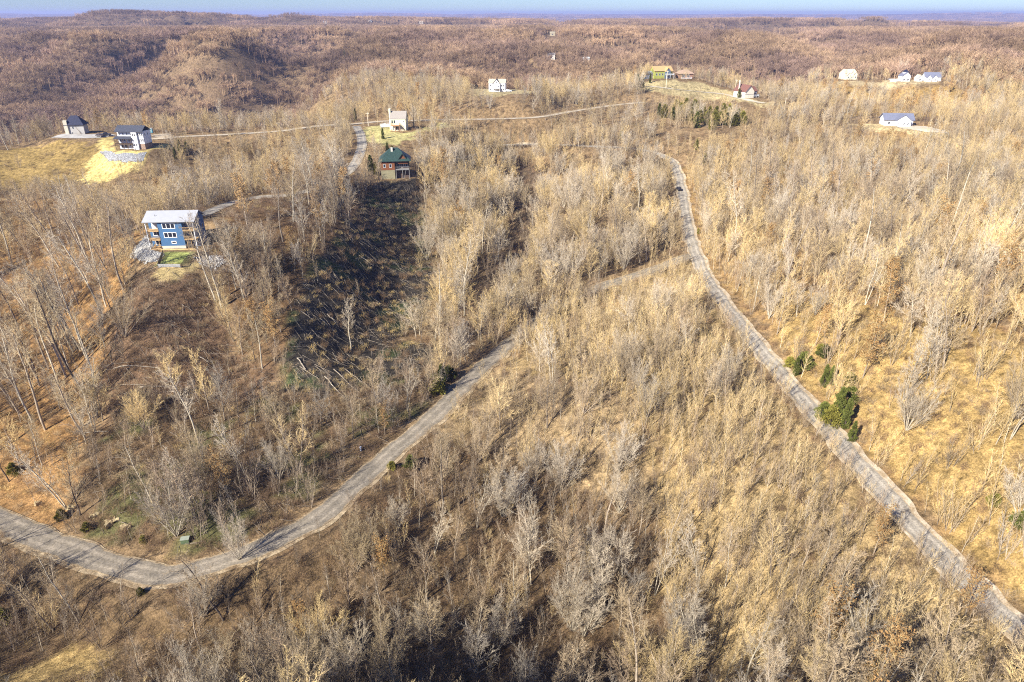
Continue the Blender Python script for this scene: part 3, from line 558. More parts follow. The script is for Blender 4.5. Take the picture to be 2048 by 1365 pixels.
MB().bar((-9, -1, 2.6), (-7.4, -2.2, -1.5), .12, 4).build('brace', M_woodd, h)
# --- grey house with the dark hip roof ------------------------------------------------------------
M_grey = siding('grey_siding', (.40, .38, .37), .25, dark=.85); M_navy = mat('navy_shingle', (.018, .022, .055), .7, .3, 2)
p = HP['dark']; h = root('grey_house', p, R(8), 'grey house with steep dark hip roof beside the gravel court', 'house')
shell(h, -6, 5.5, 0, 7, -1.5, 4.2, M_grey); hip(h, -6, 5.5, 0, 7, 4.2, 3.9, M_navy, .9)
MB().box(-6.6, -4.2, -.8, 1.2, -1.5, 6.2).build('chimney', mat('tan_stone', (.5, .46, .38), .9, .25, 3), h)
window(h, 'f', -1.2, 2.2, 1.1, 1.3, 0); window(h, 'f', -2.4, 0, .9, 1.0, 0); shell(h, 3.0, 6.2, -1.2, -.01, -1.5, 3.4, M_grey)
MB().box(-4.1, 4.6, -.9, -.02, 4.0, 4.2).build('porch_roof', M_navy, h)
st = MB()
for i in range(8): st.box(1.2 + i * .35, 1.55 + i * .35, -1.6, -.9, 3.0 - i * .45 - .12, 3.0 - i * .45)
st.bar((1.2, -1.6, 3.6), (4.0, -1.6, .4), .06, 4); st.build('stairs', M_woodd, h)
window(h, 'r', 4, 1.6, 1.1, 1.3, 5.5)
# --- cream house by the plateau road -------------------------------------------------------------
M_cream = siding('cream_siding', (.78, .74, .55), .2, dark=.9); M_taupe = mat('taupe_shingle', (.31, .275, .25), .85, .15, 2)
p = HP['cream']; h = root('cream_house', p, R(-2), 'narrow cream house with taupe roof where the plateau road bends', 'house')
shell(h, -4.8, 4.8, 0, 8.5, -3, 6.0, M_cream, 3.1, 'x'); gable(h, -4.8, 4.8, 0, 8.5, 6.0, 3.1, 'x', M_taupe, .35)
MB().box(-5.9, -4.81, 2.6, 4.4, -2, 10.4).build('chimney', M_cream, h)
for xx in (-3.6, -2.2): window(h, 'f', xx, 3.7, .9, 1.5, 0, frame=mat('green_shutter', (.08, .16, .13), .6))
window(h, 'f', 3.4, 4.2, .7, .8, 0); window(h, 'f', -3.2, .3, 1.0, 1.7, 0, mull=2); window(h, 'f', -.6, .3, 2.0, 1.9, 0, mull=2)
M_red = mat('cedar_deck', (.52, .27, .15), .8, .2)
deck(h, -4.2, 1.2, -2.8, -.02, 3.0, -2.5, M_red, 1.0, True, 'lfr'); deck(h, -4.2, 1.2, -3.2, -.02, -.2, -3, M_red, 1.0, True, 'lfr')
st = MB()
for i in range(12): st.box(1.25 + i * .27, 1.52 + i * .27, -1.4, -.4, 3.0 - i * .27 - .1, 3.0 - i * .27)
st.bar((1.25, -1.4, 3.9), (4.6, -1.4, .7), .06, 4); st.build('stairs', M_woodd, h)
# --- green roofed house on the shaded slope --------------------------------------------------------
M_green = mat('green_metal_roof', (.028, .055, .05), .5, .2, 1.2); M_orange = siding('orange_cedar', (.20, .075, .035), .25, dark=.8)  # cedar and roof colours darkened to carry the shade on this house
p = HP['green']; h = root('green_roofed_house', p, R(8), 'cedar clad house with green roof above the dark cleared slope', 'house')
shell(h, -6.8, -.2, 0, 10, 3.4, 6.8, M_orange); MB().box(-6.75, -.25, .05, 9.9, -3, 3.39).build('foundation', mat('olive_block', (.26, .235, .15), .9, .15), h)  # block colour darkened for the same shade
shell(h, -.19, 6.8, 2.2, 10.5, -3, 6.8, siding('shaded_brown_siding', (.10, .07, .06), .25)); hip(h, -6.8, 6.8, 0, 10.5, 6.8, 4.2, M_green, .8)  # brown of the recessed part holds the shade painted into its siding
shell(h, 1.4, 6.0, .2, 2.15, 5.6, 6.7, M_orange, 2.4, 'y'); gable(h, 1.2, 6.2, .2, 6.0, 6.75, 2.6, 'y', M_green, .5)
MB().box(-1.6, -.7, 3.4, 4.4, 6, 11.2).build('chimney', mat('stone_stack', (.55, .52, .46), .9, .2, 3), h)
for xx in (-5, -2.2): window(h, 'f', xx, 4.3, 1.1, 1.4, 0)
for yy in (2.5, 6.5): window(h, 'l', yy, 4.3, 1.1, 1.4, -6.8)
for xx in (1.4, 3.4, 5.4): window(h, 'f', xx, 4.0, 1.2, 1.9, 2.2)
deck(h, .2, 6.6, -.6, 2.18, 3.6, -4, mat('grey_deck', (.25, .24, .24), .8), 1.0, True, 'fr')
MB().bar((3, -.6, -2.5), (5, -.6, 3.3), .1, 4).build('brace', mat('grey_deck', (.25, .24, .24)), h)
# --- houses on the far plateau ---------------------------------------------------------------------
p = HP['farwhite']; h = root('white_farmhouse', p, R(-6), 'white house with steep central gable in front of the far woods', 'house')
shell(h, -6.5, 6.5, 0, 8, -2, 6.4, M_wside, 2.4, 'x'); gable(h, -6.5, 6.5, 0, 8, 6.4, 2.4, 'x', mat('sand_shingle', (.50, .42, .32), .85, .15), .4)
shell(h, -3.2, 2.4, -1.4, -.01, -2, 5.8, M_wside, 3.4, 'y'); gable(h, -3.2, 2.4, -1.4, 4, 5.8, 3.4, 'y', M_dark, .4)
for xx in (-5, 3.6, 5.2):
    for zz in (.8, 3.6): window(h, 'f', xx, zz, .9, 1.3, 0)
window(h, 'f', -.4, 6.2, .9, 1.5, -1.4)
for xx in (-2.2, 1.2): window(h, 'f', xx, 3.2, .9, 1.5, -1.4)
deck(h, -3.2, 2.4, -3.6, -1.42, 2.6, -2, M_white, .9)
M_lime = siding('lime_siding', (.36, .38, .09), .25, dark=.9); M_tan = mat('orange_shingle', (.50, .31, .15), .85, .12)
p = HP['lime']; h = root('lime_green_house', p, R(14), 'lime green house with orange tan roof on the far ridge', 'house')
shell(h, -7.5, 7.5, 0, 9, -1, 5.6, M_lime, 3.0, 'x'); gable(h, -7.5, 7.5, 0, 9, 5.6, 3.0, 'x', M_tan, .5)
shell(h, 1.0, 5.2, -1.8, -.01, -1, 5.4, siding('slate_siding', (.10, .14, .2), .25), 2.6, 'y'); gable(h, 1.0, 5.2, -1.8, 4, 5.4, 2.6, 'y', M_tan, .4)
window(h, 'l', 4.5, 2.0, 2.2, 1.8, -7.5, mull=2)
for xx in (-5.6, -3, -.6): window(h, 'f', xx, 2.2, 1.2, 1.7, 0)
for xx in (2.2, 4): window(h, 'f', xx, .6, .9, 1.7, -1.8)
window(h, 'f', 6.4, .6, 1.2, 1.9, 0); deck(h, 1, 7.5, -3.6, -1.82, 2.9, -1, M_white, .9)
M_brick = mat('red_brick', (.27, .16, .115), .9, .2, 2)
p = HP['brick']; h = root('brick_house', p, R(6), 'low brick house with hip roof next to the lime green one', 'house')
shell(h, -5.6, 5.6, 0, 8, -1.5, 3.6, M_brick); hip(h, -5.6, 5.6, 0, 8, 3.6, 2.8, mat('brown_shingle', (.36, .25, .19), .85, .15), .7)
window(h, 'f', -2.4, .9, 2.2, 1.9, 0, mull=2); window(h, 'f', 1.6, .9, 2.0, 1.9, 0, mull=2); deck(h, -4, 4, -2.2, -.02, .3, -2.5, M_white, .9)
p = HP['redroof']; h = root('red_roofed_house', p, R(24), 'cream gabled house with brick red roof at the end of the ridge road', 'house')
M_ivory = siding('ivory_siding', (.80, .74, .64), .25, dark=.92); M_rr = mat('brick_red_shingle', (.18, .085, .07), .85, .15)
shell(h, -5.5, 3.6, 0, 14, -2.5, 4.6, M_ivory, 4.0, 'y'); gable(h, -5.5, 3.6, 0, 14, 4.6, 4.0, 'y', M_rr, .6)
shell(h, 3.61, 8.6, 2.5, 10, -2.5, 4.5, siding('blue_grey_siding', (.16, .18, .3), .25)); gable(h, 1, 8.6, 2.5, 10, 4.5, 2.6, 'x', M_rr, .5)
MB().box(-5.6, 3.7, -.07, -.01, 2.4, 2.8).build('band', mat('grey_band', (.4, .38, .36)), h)
for xx in (.6, 2.2): window(h, 'f', xx, -1.4, .9, 1.4, 0)
for xx in (4.8, 6.2, 7.6): window(h, 'f', xx, 1.8, .9, 1.5, 2.5)
MB().box(-4.6, -3.9, 9, 9.9, 5, 11.6).build('chimney', mat('pale_stack', (.62, .58, .5)), h); deck(h, 3.7, 9.6, .2, 2.48, 1.2, -3, M_white, .9)
p = HP['rightwhite']; h = root('white_bungalow', p, R(-8), 'low white bungalow with grey gable roof behind pale trunks', 'house')
M_slate = mat('slate_roof', (.16, .17, .24), .8, .12)
shell(h, -8.5, 6.8, 3, 11, -1.5, 3.4, M_wside, 2.8, 'x'); gable(h, -8.5, 6.8, 3, 11, 3.4, 2.8, 'x', M_slate, .7)
shell(h, -3.4, 4.6, 0, 2.99, -1.5, 3.3, M_wside, 2.9, 'y'); gable(h, -3.4, 4.6, 0, 6.5, 3.35, 2.9, 'y', M_slate, .5)
MB().box(-3.38, 4.58, -.05, -.01, -2, -.3).build('foundation', mat('grey_block', (.5, .5, .52)), h)
window(h, 'f', -2, 1.0, 1.3, .8, 0, mull=2); window(h, 'f', 1.0, .5, .8, 1.6, 0); window(h, 'f', 3.1, .5, .8, 1.6, 0); window(h, 'f', -6, .8, 1.2, 1.3, 3)
deck(h, 4.7, 7.0, .6, 2.98, 0, -2, M_woodd, .9, False, 'fr')
p = HP['beige']; h = root('beige_house', p, R(10), 'cream stone house with many gables among the far trees', 'house')
M_be = mat('cream_stone', (.78, .72, .55), .85, .15, 1.5)
shell(h, -5.5, 5.5, 0, 9, -1, 5.2, M_be, 3, 'x'); gable(h, -5.5, 5.5, 0, 9, 5.2, 3, 'x', mat('buff_shingle', (.6, .52, .38)), .4)
for a, b_, hh in ((-4.8, -1.6, 3.6), (-1.0, 1.6, 5.4), (2.0, 5.3, 4.4)): shell(h, a, b_, -1.6, -.01, -1, hh, M_be, 2.2, 'y'); gable(h, a, b_, -1.6, 3, hh, 2.2, 'y', mat('buff_shingle', (.6, .52, .38)), .3); window(h, 'f', (a + b_) / 2, 1.2, 1.1, 1.5, -1.6)
p = HP['estate']
for (dx, w, d, hh, ri, dk, lab, rz) in ((-11, 7, 7, 4.4, 3.0, -1, 'small white farmhouse with dark tower roof, outermost of the three in the far clearing', 0), (1, 4.4, 4.5, 2.8, 2.4, 0, 'tiny white gabled outbuilding between two white farmhouses', 8), (12, 13, 8, 3.6, 3.4, 1, 'long white farmhouse with slate roof and two front gables', -10)):
    q = (p[0] + dx, p[1] + 1, H(p[0] + dx, p[1] + 1)); h = root('white_farmhouse', q, R(rz), lab, 'house')
    shell(h, -w/2, w/2, 0, d, -1.5, hh, M_wside, ri, 'y' if w < 9 else 'x'); gable(h, -w/2, w/2, 0, d, hh, ri, 'y' if w < 9 else 'x', M_slate if dk else mat('buff_shingle', (.6, .52, .38)), .4)
    for xx in ((-1.7, 1.7) if w > 5 else (0,)): window(h, 'f', xx, .6, 1.4, 1.6, 0)
    if dk == -1: shell(h, -1.6, 1.6, 2, 5, hh, hh + 3.4, M_wside); hip(h, -1.6, 1.6, 2, 5, hh + 3.4, 1.6, M_navy, .4)
    if dk == 1:
        for a in (-5.4, -.6): shell(h, a, a + 3.8, -1.6, -.01, -1.5, 2.8, M_wside, 2.4, 'y'); gable(h, a, a + 3.8, -1.6, 4, 2.8, 2.4, 'y', M_slate, .3); window(h, 'f', a + 1.9, .6, 1.2, 1.3, -1.6)
# blue grey outbuilding beside the lime house
q = at(1302, 157); h = root('garage', q, R(14), 'blue grey metal garage half hidden by shrubs beside the lime green house', 'garage')
shell(h, -5, 3.5, 0, 7, -2, 3.6, siding('blue_metal', (.25, .32, .42), .4), 1.4, 'x'); gable(h, -5, 3.5, 0, 7, 3.6, 1.4, 'x', mat('blue_metal_roof', (.34, .40, .48), .5), .3)
MB().box(-3.6, -.6, -.06, -.01, -1, 2.4).build('garage_door', M_white, h)
# tiny houses far away
for px_, py_, w, col, rc, lab in ((1105, 72, 11, (.36,.31,.22), (.34,.3,.22), 'tiny beige house on the middle of the distant wooded ridge'), (740, 45, 13, (.5,.5,.5), (.6,.6,.62), 'tiny white house on the distant ridge over the cream house'),
        (843, 48, 14, (.5,.45,.4), (.5,.45,.4), 'tiny buff house on the distant ridge over the green roof'), (1660, 36, 34, (.5,.5,.55), (.42,.42,.46), 'long white building on the hazy horizon ridge'), (1150, 38, 20, (.45,.45,.5), (.4,.4,.42), 'small pale building on the hazy horizon over the plateau'),
        (1102, 119, 10, (.6,.56,.52), (.35,.3,.28), 'small grey house in the woods behind the white gabled house'), (1172, 126, 8, (.8,.8,.82), (.5,.5,.5), 'small white shed by the pale strip in the far woods'), (650, 47, 12, (.5,.5,.5), (.5,.5,.5), 'tiny white house at the end of the hazy violet ridge')):
    q = at(px_, py_); h = root('distant_house', q, R(random.uniform(-20, 20)), lab, 'house'); cm = mat('w%d' % px_, col); rm = mat('r%d' % px_, rc)
    hh = w * .2 + 4; shell(h, -w/2, w/2, 0, w * .6, -4, hh, cm, w * .18, 'x'); gable(h, -w/2, w/2, 0, w * .6, hh, w * .18, 'x', rm, .5); window(h, 'f', 0, 2, w * .3, 2.5, 0, mull=2)

for o in C.objects:
    f = {'white_house': (.82, .85, 1.04), 'grey_house': (.80, .85, 1.18), 'cream_house': (.9, .9, 1.12), 'green_roofed_house': (.95, .95, 1.2), 'red_roofed_house': (.88, .88, 1.0)}.get(o.name)
    if f: o.scale = f
# ------------------------------------------------------------------ vehicles and small things
def car(q, rz, col, label, L=4.6, Hh=1.55, truck=False):
    h = root('pickup_truck' if truck else 'parked_car', q, rz, label, 'pickup truck' if truck else 'car'); m = mat('paint_%d%d%d' % tuple(int(c * 99) for c in col), col, .3, .03, spec=.5)
    w = .9; zb = .35
    if truck: prof = [(-L/2, zb), (L/2, zb), (L/2, .95), (L/2 - 1.2, 1.1), (.6, 1.12), (-.9, 1.12), (-L/2, 1.05)]; cab = [(-.9, 1.13), (1.0, 1.13), (.5, 1.8), (-.7, 1.8)]
    else: prof = [(-L/2, zb), (L/2, zb), (L/2, .8), (L/2 - 1.1, .98), (-L/2 + .2, 1.0), (-L/2, .85)]; cab = [(-L/2 + .4, 1.01), (L/2 - 1.2, 1.01), (.4, Hh), (-1.2, Hh)]
    MB().prism(prof, -w, w).build('body', m, h, .05); MB().prism(cab, -w + .1, w - .1).build('cabin', m, h, .04)
    c0, c1 = min(c[0] for c in cab), max(c[0] for c in cab); g = MB()
    for s_ in (-1, 1): g.prism([(c0 + .35, 1.08 + .05 * truck), (c1 - .5, 1.08 + .05 * truck), (.25, Hh - .1 + .2 * truck), (-.9 + .25 * truck, Hh - .1 + .2 * truck)], s_ * (w - .095), s_ * (w - .08))
    g.build('side_window', M_glass, h)
    for sx in (-1, 1):
        for sy in (-1, 1):
            wh = MB().bar((sx * L * .31, sy * (w - .18), .34), (sx * L * .31, sy * (w + .02), .34), .34, 14).build('wheel', mat('tyre', (.02, .02, .02), .9), h)
            MB().bar((sx * L * .31, sy * (w + .021), .34), (sx * L * .31, sy * (w + .03), .34), .19, 10).build('rim', mat('rim', (.5, .5, .52), .4), wh)
def onground(px_, py_, dz=0.0): q = at(px_, py_); return (q[0], q[1], float(H(q[0], q[1])) + dz)
car(onground(1357, 381, .16), R(95), (.03, .03, .04), 'dark car parked at the brushy edge of the long road', 4.6, 1.7)
car(onground(1017, 184, .1), R(10), (.85, .86, .9), 'white car parked beside the white gabled house')
car(onground(212, 272, .2), R(4), (.02, .02, .03), 'black pickup truck on the gravel court nearer the white house', 5.4, truck=True)
car(onground(200, 274, .2), R(-20), (.10, .08, .08), 'dark car on the gravel court next to a pickup truck')
car(onground(1353, 153, .1), R(20), (.85, .85, .9), 'white car between the lime green house and the brick house')
q = onground(304, 266); h = root('portable_toilet', q, R(10), 'blue portable toilet beside the drive of the tall white house', 'portable toilet')
MB().box(-.7, .7, -.7, .7, 0, 2.5).build('cabin', mat('toilet_blue', (.10, .42, .62), .5), h, .05); MB().prism([(-.75, 2.5), (.75, 2.5), (.5, 2.85), (-.5, 2.85)], -.75, .75).build('roof', mat('toilet_roof', (.6, .7, .75), .5), h); MB().box(-.45, .45, -.76, -.705, .1, 2.2).build('door', mat('toilet_door', (.2, .52, .7), .5), h)
q = onground(372, 1086); h = root('utility_box', q, R(12), 'green utility box on the bank beside the lower road', 'utility box')
MB().box(-.75, .75, -.5, .5, 0, 1.0).build('cabinet', mat('box_green', (.10, .14, .08), .5), h, .04); MB().box(-.8, .8, -.55, .55, 1.0, 1.1).build('lid', mat('box_lid', (.3, .33, .28), .5), h)
q = onground(722, 902); h = root('utility_marker', q, 0, 'small white marker post in the dark brush at the road edge', 'marker')
MB().box(-.15, .15, -.12, .12, 0, .9).build('post', M_white, h); MB().box(-.2, .2, -.17, .17, .9, 1.05).build('cap', mat('marker_cap', (.6, .65, .8)), h)
POLES = [(1088, 172, 12, 'wooden utility pole beyond the white gabled house, the taller of two'), (1113, 172, 10.5, 'shorter wooden utility pole beyond the white gabled house'), (1332, 176, 12, 'pale utility pole in front of the lime green house'),
         (737, 252, 8, 'slim utility pole at the bend of the plateau road beside the cream house'), (1469, 191, 11, 'pale utility pole beside the red roofed house'), (1568, 224, 9, 'leaning pale utility pole in the brush downhill of the red roofed house')]
M_pole = mat('pole_wood', (.62, .54, .42), .9, .15); tops = []
for a, b_, hh, lab in POLES:
    q = onground(a, b_); h = root('utility_pole', q, R(random.uniform(-20, 20)), lab, 'utility pole', 'utility poles on the plateau')
    MB().bar((0, 0, -.5), (0, 0, hh), .24, 7, .17).build('pole', M_pole, h); MB().box(-1.1, 1.1, -.09, .09, hh - .9, hh - .7).build('crossarm', M_pole, h); tops.append(Vector(q) + Vector((0, 0, hh - .7)))
def wire(a, b_, label):
    mb = MB(); n = 14; prev = a
    for i in range(1, n + 1):
        t = i / n; c = a.lerp(b_, t) - Vector((0, 0, 1.6 * 4 * t * (1 - t))); mb.bar(prev, c, .03, 3); prev = c
    set_props(mb.build('power_line', mat('cable', (.08, .08, .08)), None), label, 'power line')
wire(tops[0], tops[1], 'short power line between the two poles beyond the white gabled house'); wire(tops[1], tops[2], 'long power line sagging across the far plateau'); wire(tops[2], tops[4], 'power line along the ridge road')
# pale sandstone outcrops on the cut bank
def rock(q, s, name, label=None, cat=None, m=None, seed=0):
    import bmesh
    rs = random.Random(seed); bm = bmesh.new(); bmesh.ops.create_cube(bm, size=1.5); bmesh.ops.subdivide_edges(bm, edges=bm.edges[:], cuts=3, use_grid_fill=True)
    for v in bm.verts: k = 1 + .75 * (vnoise(v.co.x * 2.3 + seed, v.co.y * 2.3 + v.co.z * 1.9) - .5) * 2; v.co = Vector((v.co.x * s[0] * k, v.co.y * s[1] * k, v.co.z * s[2] * k))
    me = bpy.data.meshes.new(name); bm.to_mesh(me); bm.free(); o = link_mesh(name, me, mats=[m]); [setattr(f, 'use_smooth', False) for f in me.polygons]; o.location = q; o.rotation_euler = (rs.uniform(-.3, .3), rs.uniform(-.3, .3), rs.uniform(0, 6)); set_props(o, label, cat); return o
M_rock = mat('sandstone', (.42, .33, .19), .9, .25, 2, bump=.5)
for i, (a, b_, sx, lab) in enumerate(((75, 1008, 1.1, 'small pale sandstone boulder highest on the cut bank of the lower road'), (143, 1018, 1.3, 'pale sandstone boulder under the cedar bush on the cut bank'), (225, 1047, 1.8, 'long sandstone ledge on the cut bank above the road bend'), (255, 1058, 1.5, 'sandstone ledge at the low end of the cut bank'), (190, 1035, 1.2, 'weathered sandstone lump between two cedar bushes'))):
    rock(onground(a, b_, .1), (sx * .75, sx * .5, sx * .45), 'boulder', lab, 'boulder', M_rock, i * 7)
# loose stones of the banks, nobody could count them
def stones(key, n, s0, s1, m, label):
    W_ = ZW[key]; lo, hi = W_.min(0), W_.max(0); V = []; Fs = []; k = 0
    base = np.array([(1,0,0),(-1,0,0),(0,1,0),(0,-1,0),(0,0,1),(0,0,-1)], float); ff = np.array([(0,2,4),(2,1,4),(1,3,4),(3,0,4),(2,0,5),(1,2,5),(3,1,5),(0,3,5)])
    while k < n:
        c = lo + (hi - lo) * rng.random(2)
        if not inpoly(c[0], c[1], W_): continue
        s = s0 + (s1 - s0) * rng.random() ** 2; v = base * s * (0.6 + .8 * rng.random((6, 3))); a = rng.random() * 6.3
        v = np.stack([v[:, 0] * cos(a) - v[:, 1] * sin(a) + c[0], v[:, 0] * sin(a) + v[:, 1] * cos(a) + c[1], v[:, 2] * .7 + H(c[0], c[1]) + .12], 1)
        Fs.append(ff + 6 * k); V.append(v); k += 1
    o = link_mesh('loose_stones', np_mesh('loose_stones', np.vstack(V), np.vstack(Fs)), mats=[m]); set_props(o, label, kind='stuff')
stones('whitegravel', 1100, .08, .42, mat('limestone', (.40, .385, .37), .85, .35, 1.5), 'white limestone rubble spilling beside the blue house'); stones('rightgravel', 240, .15, .6, mat('limestone2', (.30, .285, .28), .85, .3, 1.5), 'scattered pale rubble on the other side of the lawn')
stones('riprap', 2600, .05, .22, mat('greystone', (.30, .30, .32), .85, .3, 1.5), 'grey rock facing of the bank below the white house')
# fallen logs
M_log = mat('bare_log', (.28, .23, .18), .85, .3, 3); M_logp = mat('bleached_log', (.42, .36, .29), .85, .2, 3)
LOGS = [((228,741),(322,741),.22,1,'long bleached log lying level across the brush slope under the blue house'), ((242,774),(320,777),.2,0,'thin grey log below the long bleached one'), ((280,777),(338,776),.3,1,'thick pale log end on the brush slope'), ((248,790),(300,786),.2,0,'curved thin log on the brush slope'),
        ((240,852),(292,818),.28,0,'grey log pointing up the slope below the pale ones'), ((165,869),(218,866),.2,1,'pale log near the tall leaning trees'), ((205,737),(312,734),.12,0,'slender pole lying above the long bleached log'), ((362,610),(385,625),.15,1,'short pale log on the bare ground under the lawn'),
        ((400,716),(418,728),.25,1,'stubby pale log by the dark hollow'), ((718,512),(748,535),.25,1,'bleached log at the top of the shaded clearing'), ((712,520),(735,522),.2,0,'log lying crosswise high in the shaded clearing'), ((602,625),(630,648),.25,0,'log at the wooded edge of the shaded clearing'),
        ((655,632),(675,652),.2,1,'pale split log low in the shaded clearing'), ((640,640),(670,668),.15,1,'long splintered pole low in the shaded clearing'), ((830,628),(842,640),.2,0,'small log beside the ravine trees'), ((595,720),(612,742),.3,1,'pale log on the green patch at the foot of the clearing'),
        ((668,742),(720,790),.25,0,'long grey log running down to the lower wood'), ((650,757),(690,800),.25,1,'bleached log beside the long grey one'), ((690,740),(735,775),.2,0,'grey pole on the grassy foot of the clearing'), ((600,735),(640,765),.2,0,'broken pole near the green patch')]
for (a, b_, r, pl, lab) in LOGS:
    A, B = Vector(onground(*a, .3)), Vector(onground(*b_, .3)); r *= .5; h = root('fallen_log', A, 0, lab, 'log'); mb = MB(); prev = Vector((0, 0, 0)); n = 6
    for i in range(1, n + 1):
        t = i / n; c = (B - A) * t; c.z = float(H(A.x + c.x, A.y + c.y)) - A.z + .35 + random.uniform(0, .15); c += Vector((random.uniform(-.12, .12), random.uniform(-.2, .2), 0)) * (t < 1); mb.bar(prev, c, r * (1.1 - .5 * (t - 1 / n)), 6, r * (1.1 - .5 * t)); prev = c
    mb.build('log', M_logp if pl else M_log, h); br = MB()
    for i in range(4): t = random.uniform(.3, .95); c = (B - A) * t; c.z = float(H(A.x + c.x, A.y + c.y)) - A.z + .35; br.bar(c, c + Vector((random.uniform(-1.4, 1.4), random.uniform(-1.4, 1.4), random.uniform(.2, 1.0))), r * .3, 4, r * .1)
    br.build('broken_branch', M_log, h)

# ------------------------------------------------------------------ plants
M_bark = veg_mat('bark', (.36, .29, .22), .3, tint=(.28, .23, .19)); M_twig = veg_mat('twig', (.44, .34, .208), .28, tint=(.36, .275, .19))
M_barkp = veg_mat('pale_bark', (.46, .40, .31), .2, tint=(.40, .35, .28)); M_twigp = veg_mat('pale_twig', (.52, .43, .32), .2, tint=(.45, .38, .30))
M_barkd = veg_mat('dark_bark', (.13, .10, .085), .3, tint=(.12, .10, .09)); M_twigt = veg_mat('tan_twig', (.66, .49, .245), .22, tint=(.53, .40, .22))
M_brush = veg_mat('brush_stem', (.27, .175, .10), .45, tint=(.19, .125, .085)); M_grassb = veg_mat('dry_grass', (.62, .45, .2), .3, tint=(.42, .32, .16))
M_leafo = veg_mat('clinging_leaf', (.36, .20, .075), .25, tint=(.30, .18, .08)); M_need = veg_mat('cedar_needle', (.115, .125, .028), .3, tint=(.08, .09, .026)); M_needy = veg_mat('yellowed_needle', (.23, .205, .04), .25, tint=(.18, .165, .04))
M_farb = veg_mat('far_twig', (.37, .25, .155), .35, tint=(.27, .18, .135))
def tubes(segs, k=3):
    """segs: list of (p0, p1, r0, r1) -> verts, quads"""
    S = np.array([(*a, *b, c, d) for a, b, c, d in segs]); p0, p1, r0, r1 = S[:, :3], S[:, 3:6], S[:, 6], S[:, 7]
    d = p1 - p0; d /= np.linalg.norm(d, axis=1)[:, None] + 1e-9; up = np.where(np.abs(d[:, 2:3]) > .9, np.array([[1., 0, 0]]), np.array([[0, 0, 1.]]))
    u = np.cross(d, up); u /= np.linalg.norm(u, axis=1)[:, None] + 1e-9; w = np.cross(d, u); n = len(S); V = np.zeros((n, 2 * k, 3)); ph = np.arange(n) * 1.7
    for i in range(k):
        a = ph + 2 * pi * i / k; o = u * np.cos(a)[:, None] + w * np.sin(a)[:, None]; V[:, i] = p0 + o * r0[:, None]; V[:, k + i] = p1 + o * r1[:, None]
    q = np.array([(i, (i + 1) % k, k + (i + 1) % k, k + i) for i in range(k)]); Fq = (q[None] + (np.arange(n) * 2 * k)[:, None, None]).reshape(-1, 4)
    return V.reshape(-1, 3), Fq
def unit(v): return v / (np.linalg.norm(v) + 1e-9)
def branch(g, out, p, d, L, r, lvl, cfg, rtip=.35):
    n = cfg['n'][lvl]; q = np.array(p, float); d = unit(np.array(d, float)); w = cfg['wob'][lvl]; up = cfg['up'][lvl]; path = [(q.copy(), d.copy(), r)]
    for i in range(n):
        d = unit(d + g.normal(0, w, 3) + np.array((0, 0, up))); q2 = q + d * L / n; ra = r * (1 - (1 - rtip) * i / n); rb = r * (1 - (1 - rtip) * (i + 1) / n)
        out[min(lvl, 1)].append((q, q2, ra, rb)); q = q2; path.append((q.copy(), d.copy(), rb))
    if lvl + 1 < len(cfg['n']):
        m = cfg['kids'][lvl]; t0 = cfg['start'][lvl]
        for j in range(m):
            t = t0 + (1 - t0) * (j + g.random()) / m; f = t * n; i = min(int(f), n - 1); a, b = path[i], path[i + 1]; pp = a[0] + (b[0] - a[0]) * (f - i); dd = a[1]
            az = j * 2.4 + g.random() * 1.2; e1 = unit(np.cross(dd, (0.3, 0.2, 1.0) if abs(dd[2]) < .95 else (1., 0, 0))); e2 = np.cross(dd, e1); sp = cfg['ang'][lvl] * (1 + g.normal(0, .18))
            nd = dd * cos(sp) + (e1 * cos(az) + e2 * sin(az)) * sin(sp); fall = cfg['taper'][lvl]; LL = cfg['len'][lvl] * (1 - fall * t) * L * g.uniform(.7, 1.2); rr = max(a[2] * cfg['rr'][lvl], cfg['rmin'])
            branch(g, out, pp, nd, LL, rr, lvl + 1, cfg)
def cfg(n, wob, up, kids, start, ang, taper, len_, rr, rmin): return dict(n=n, wob=wob, up=up, kids=kids, start=start, ang=ang, taper=taper, len=len_, rr=rr, rmin=rmin)
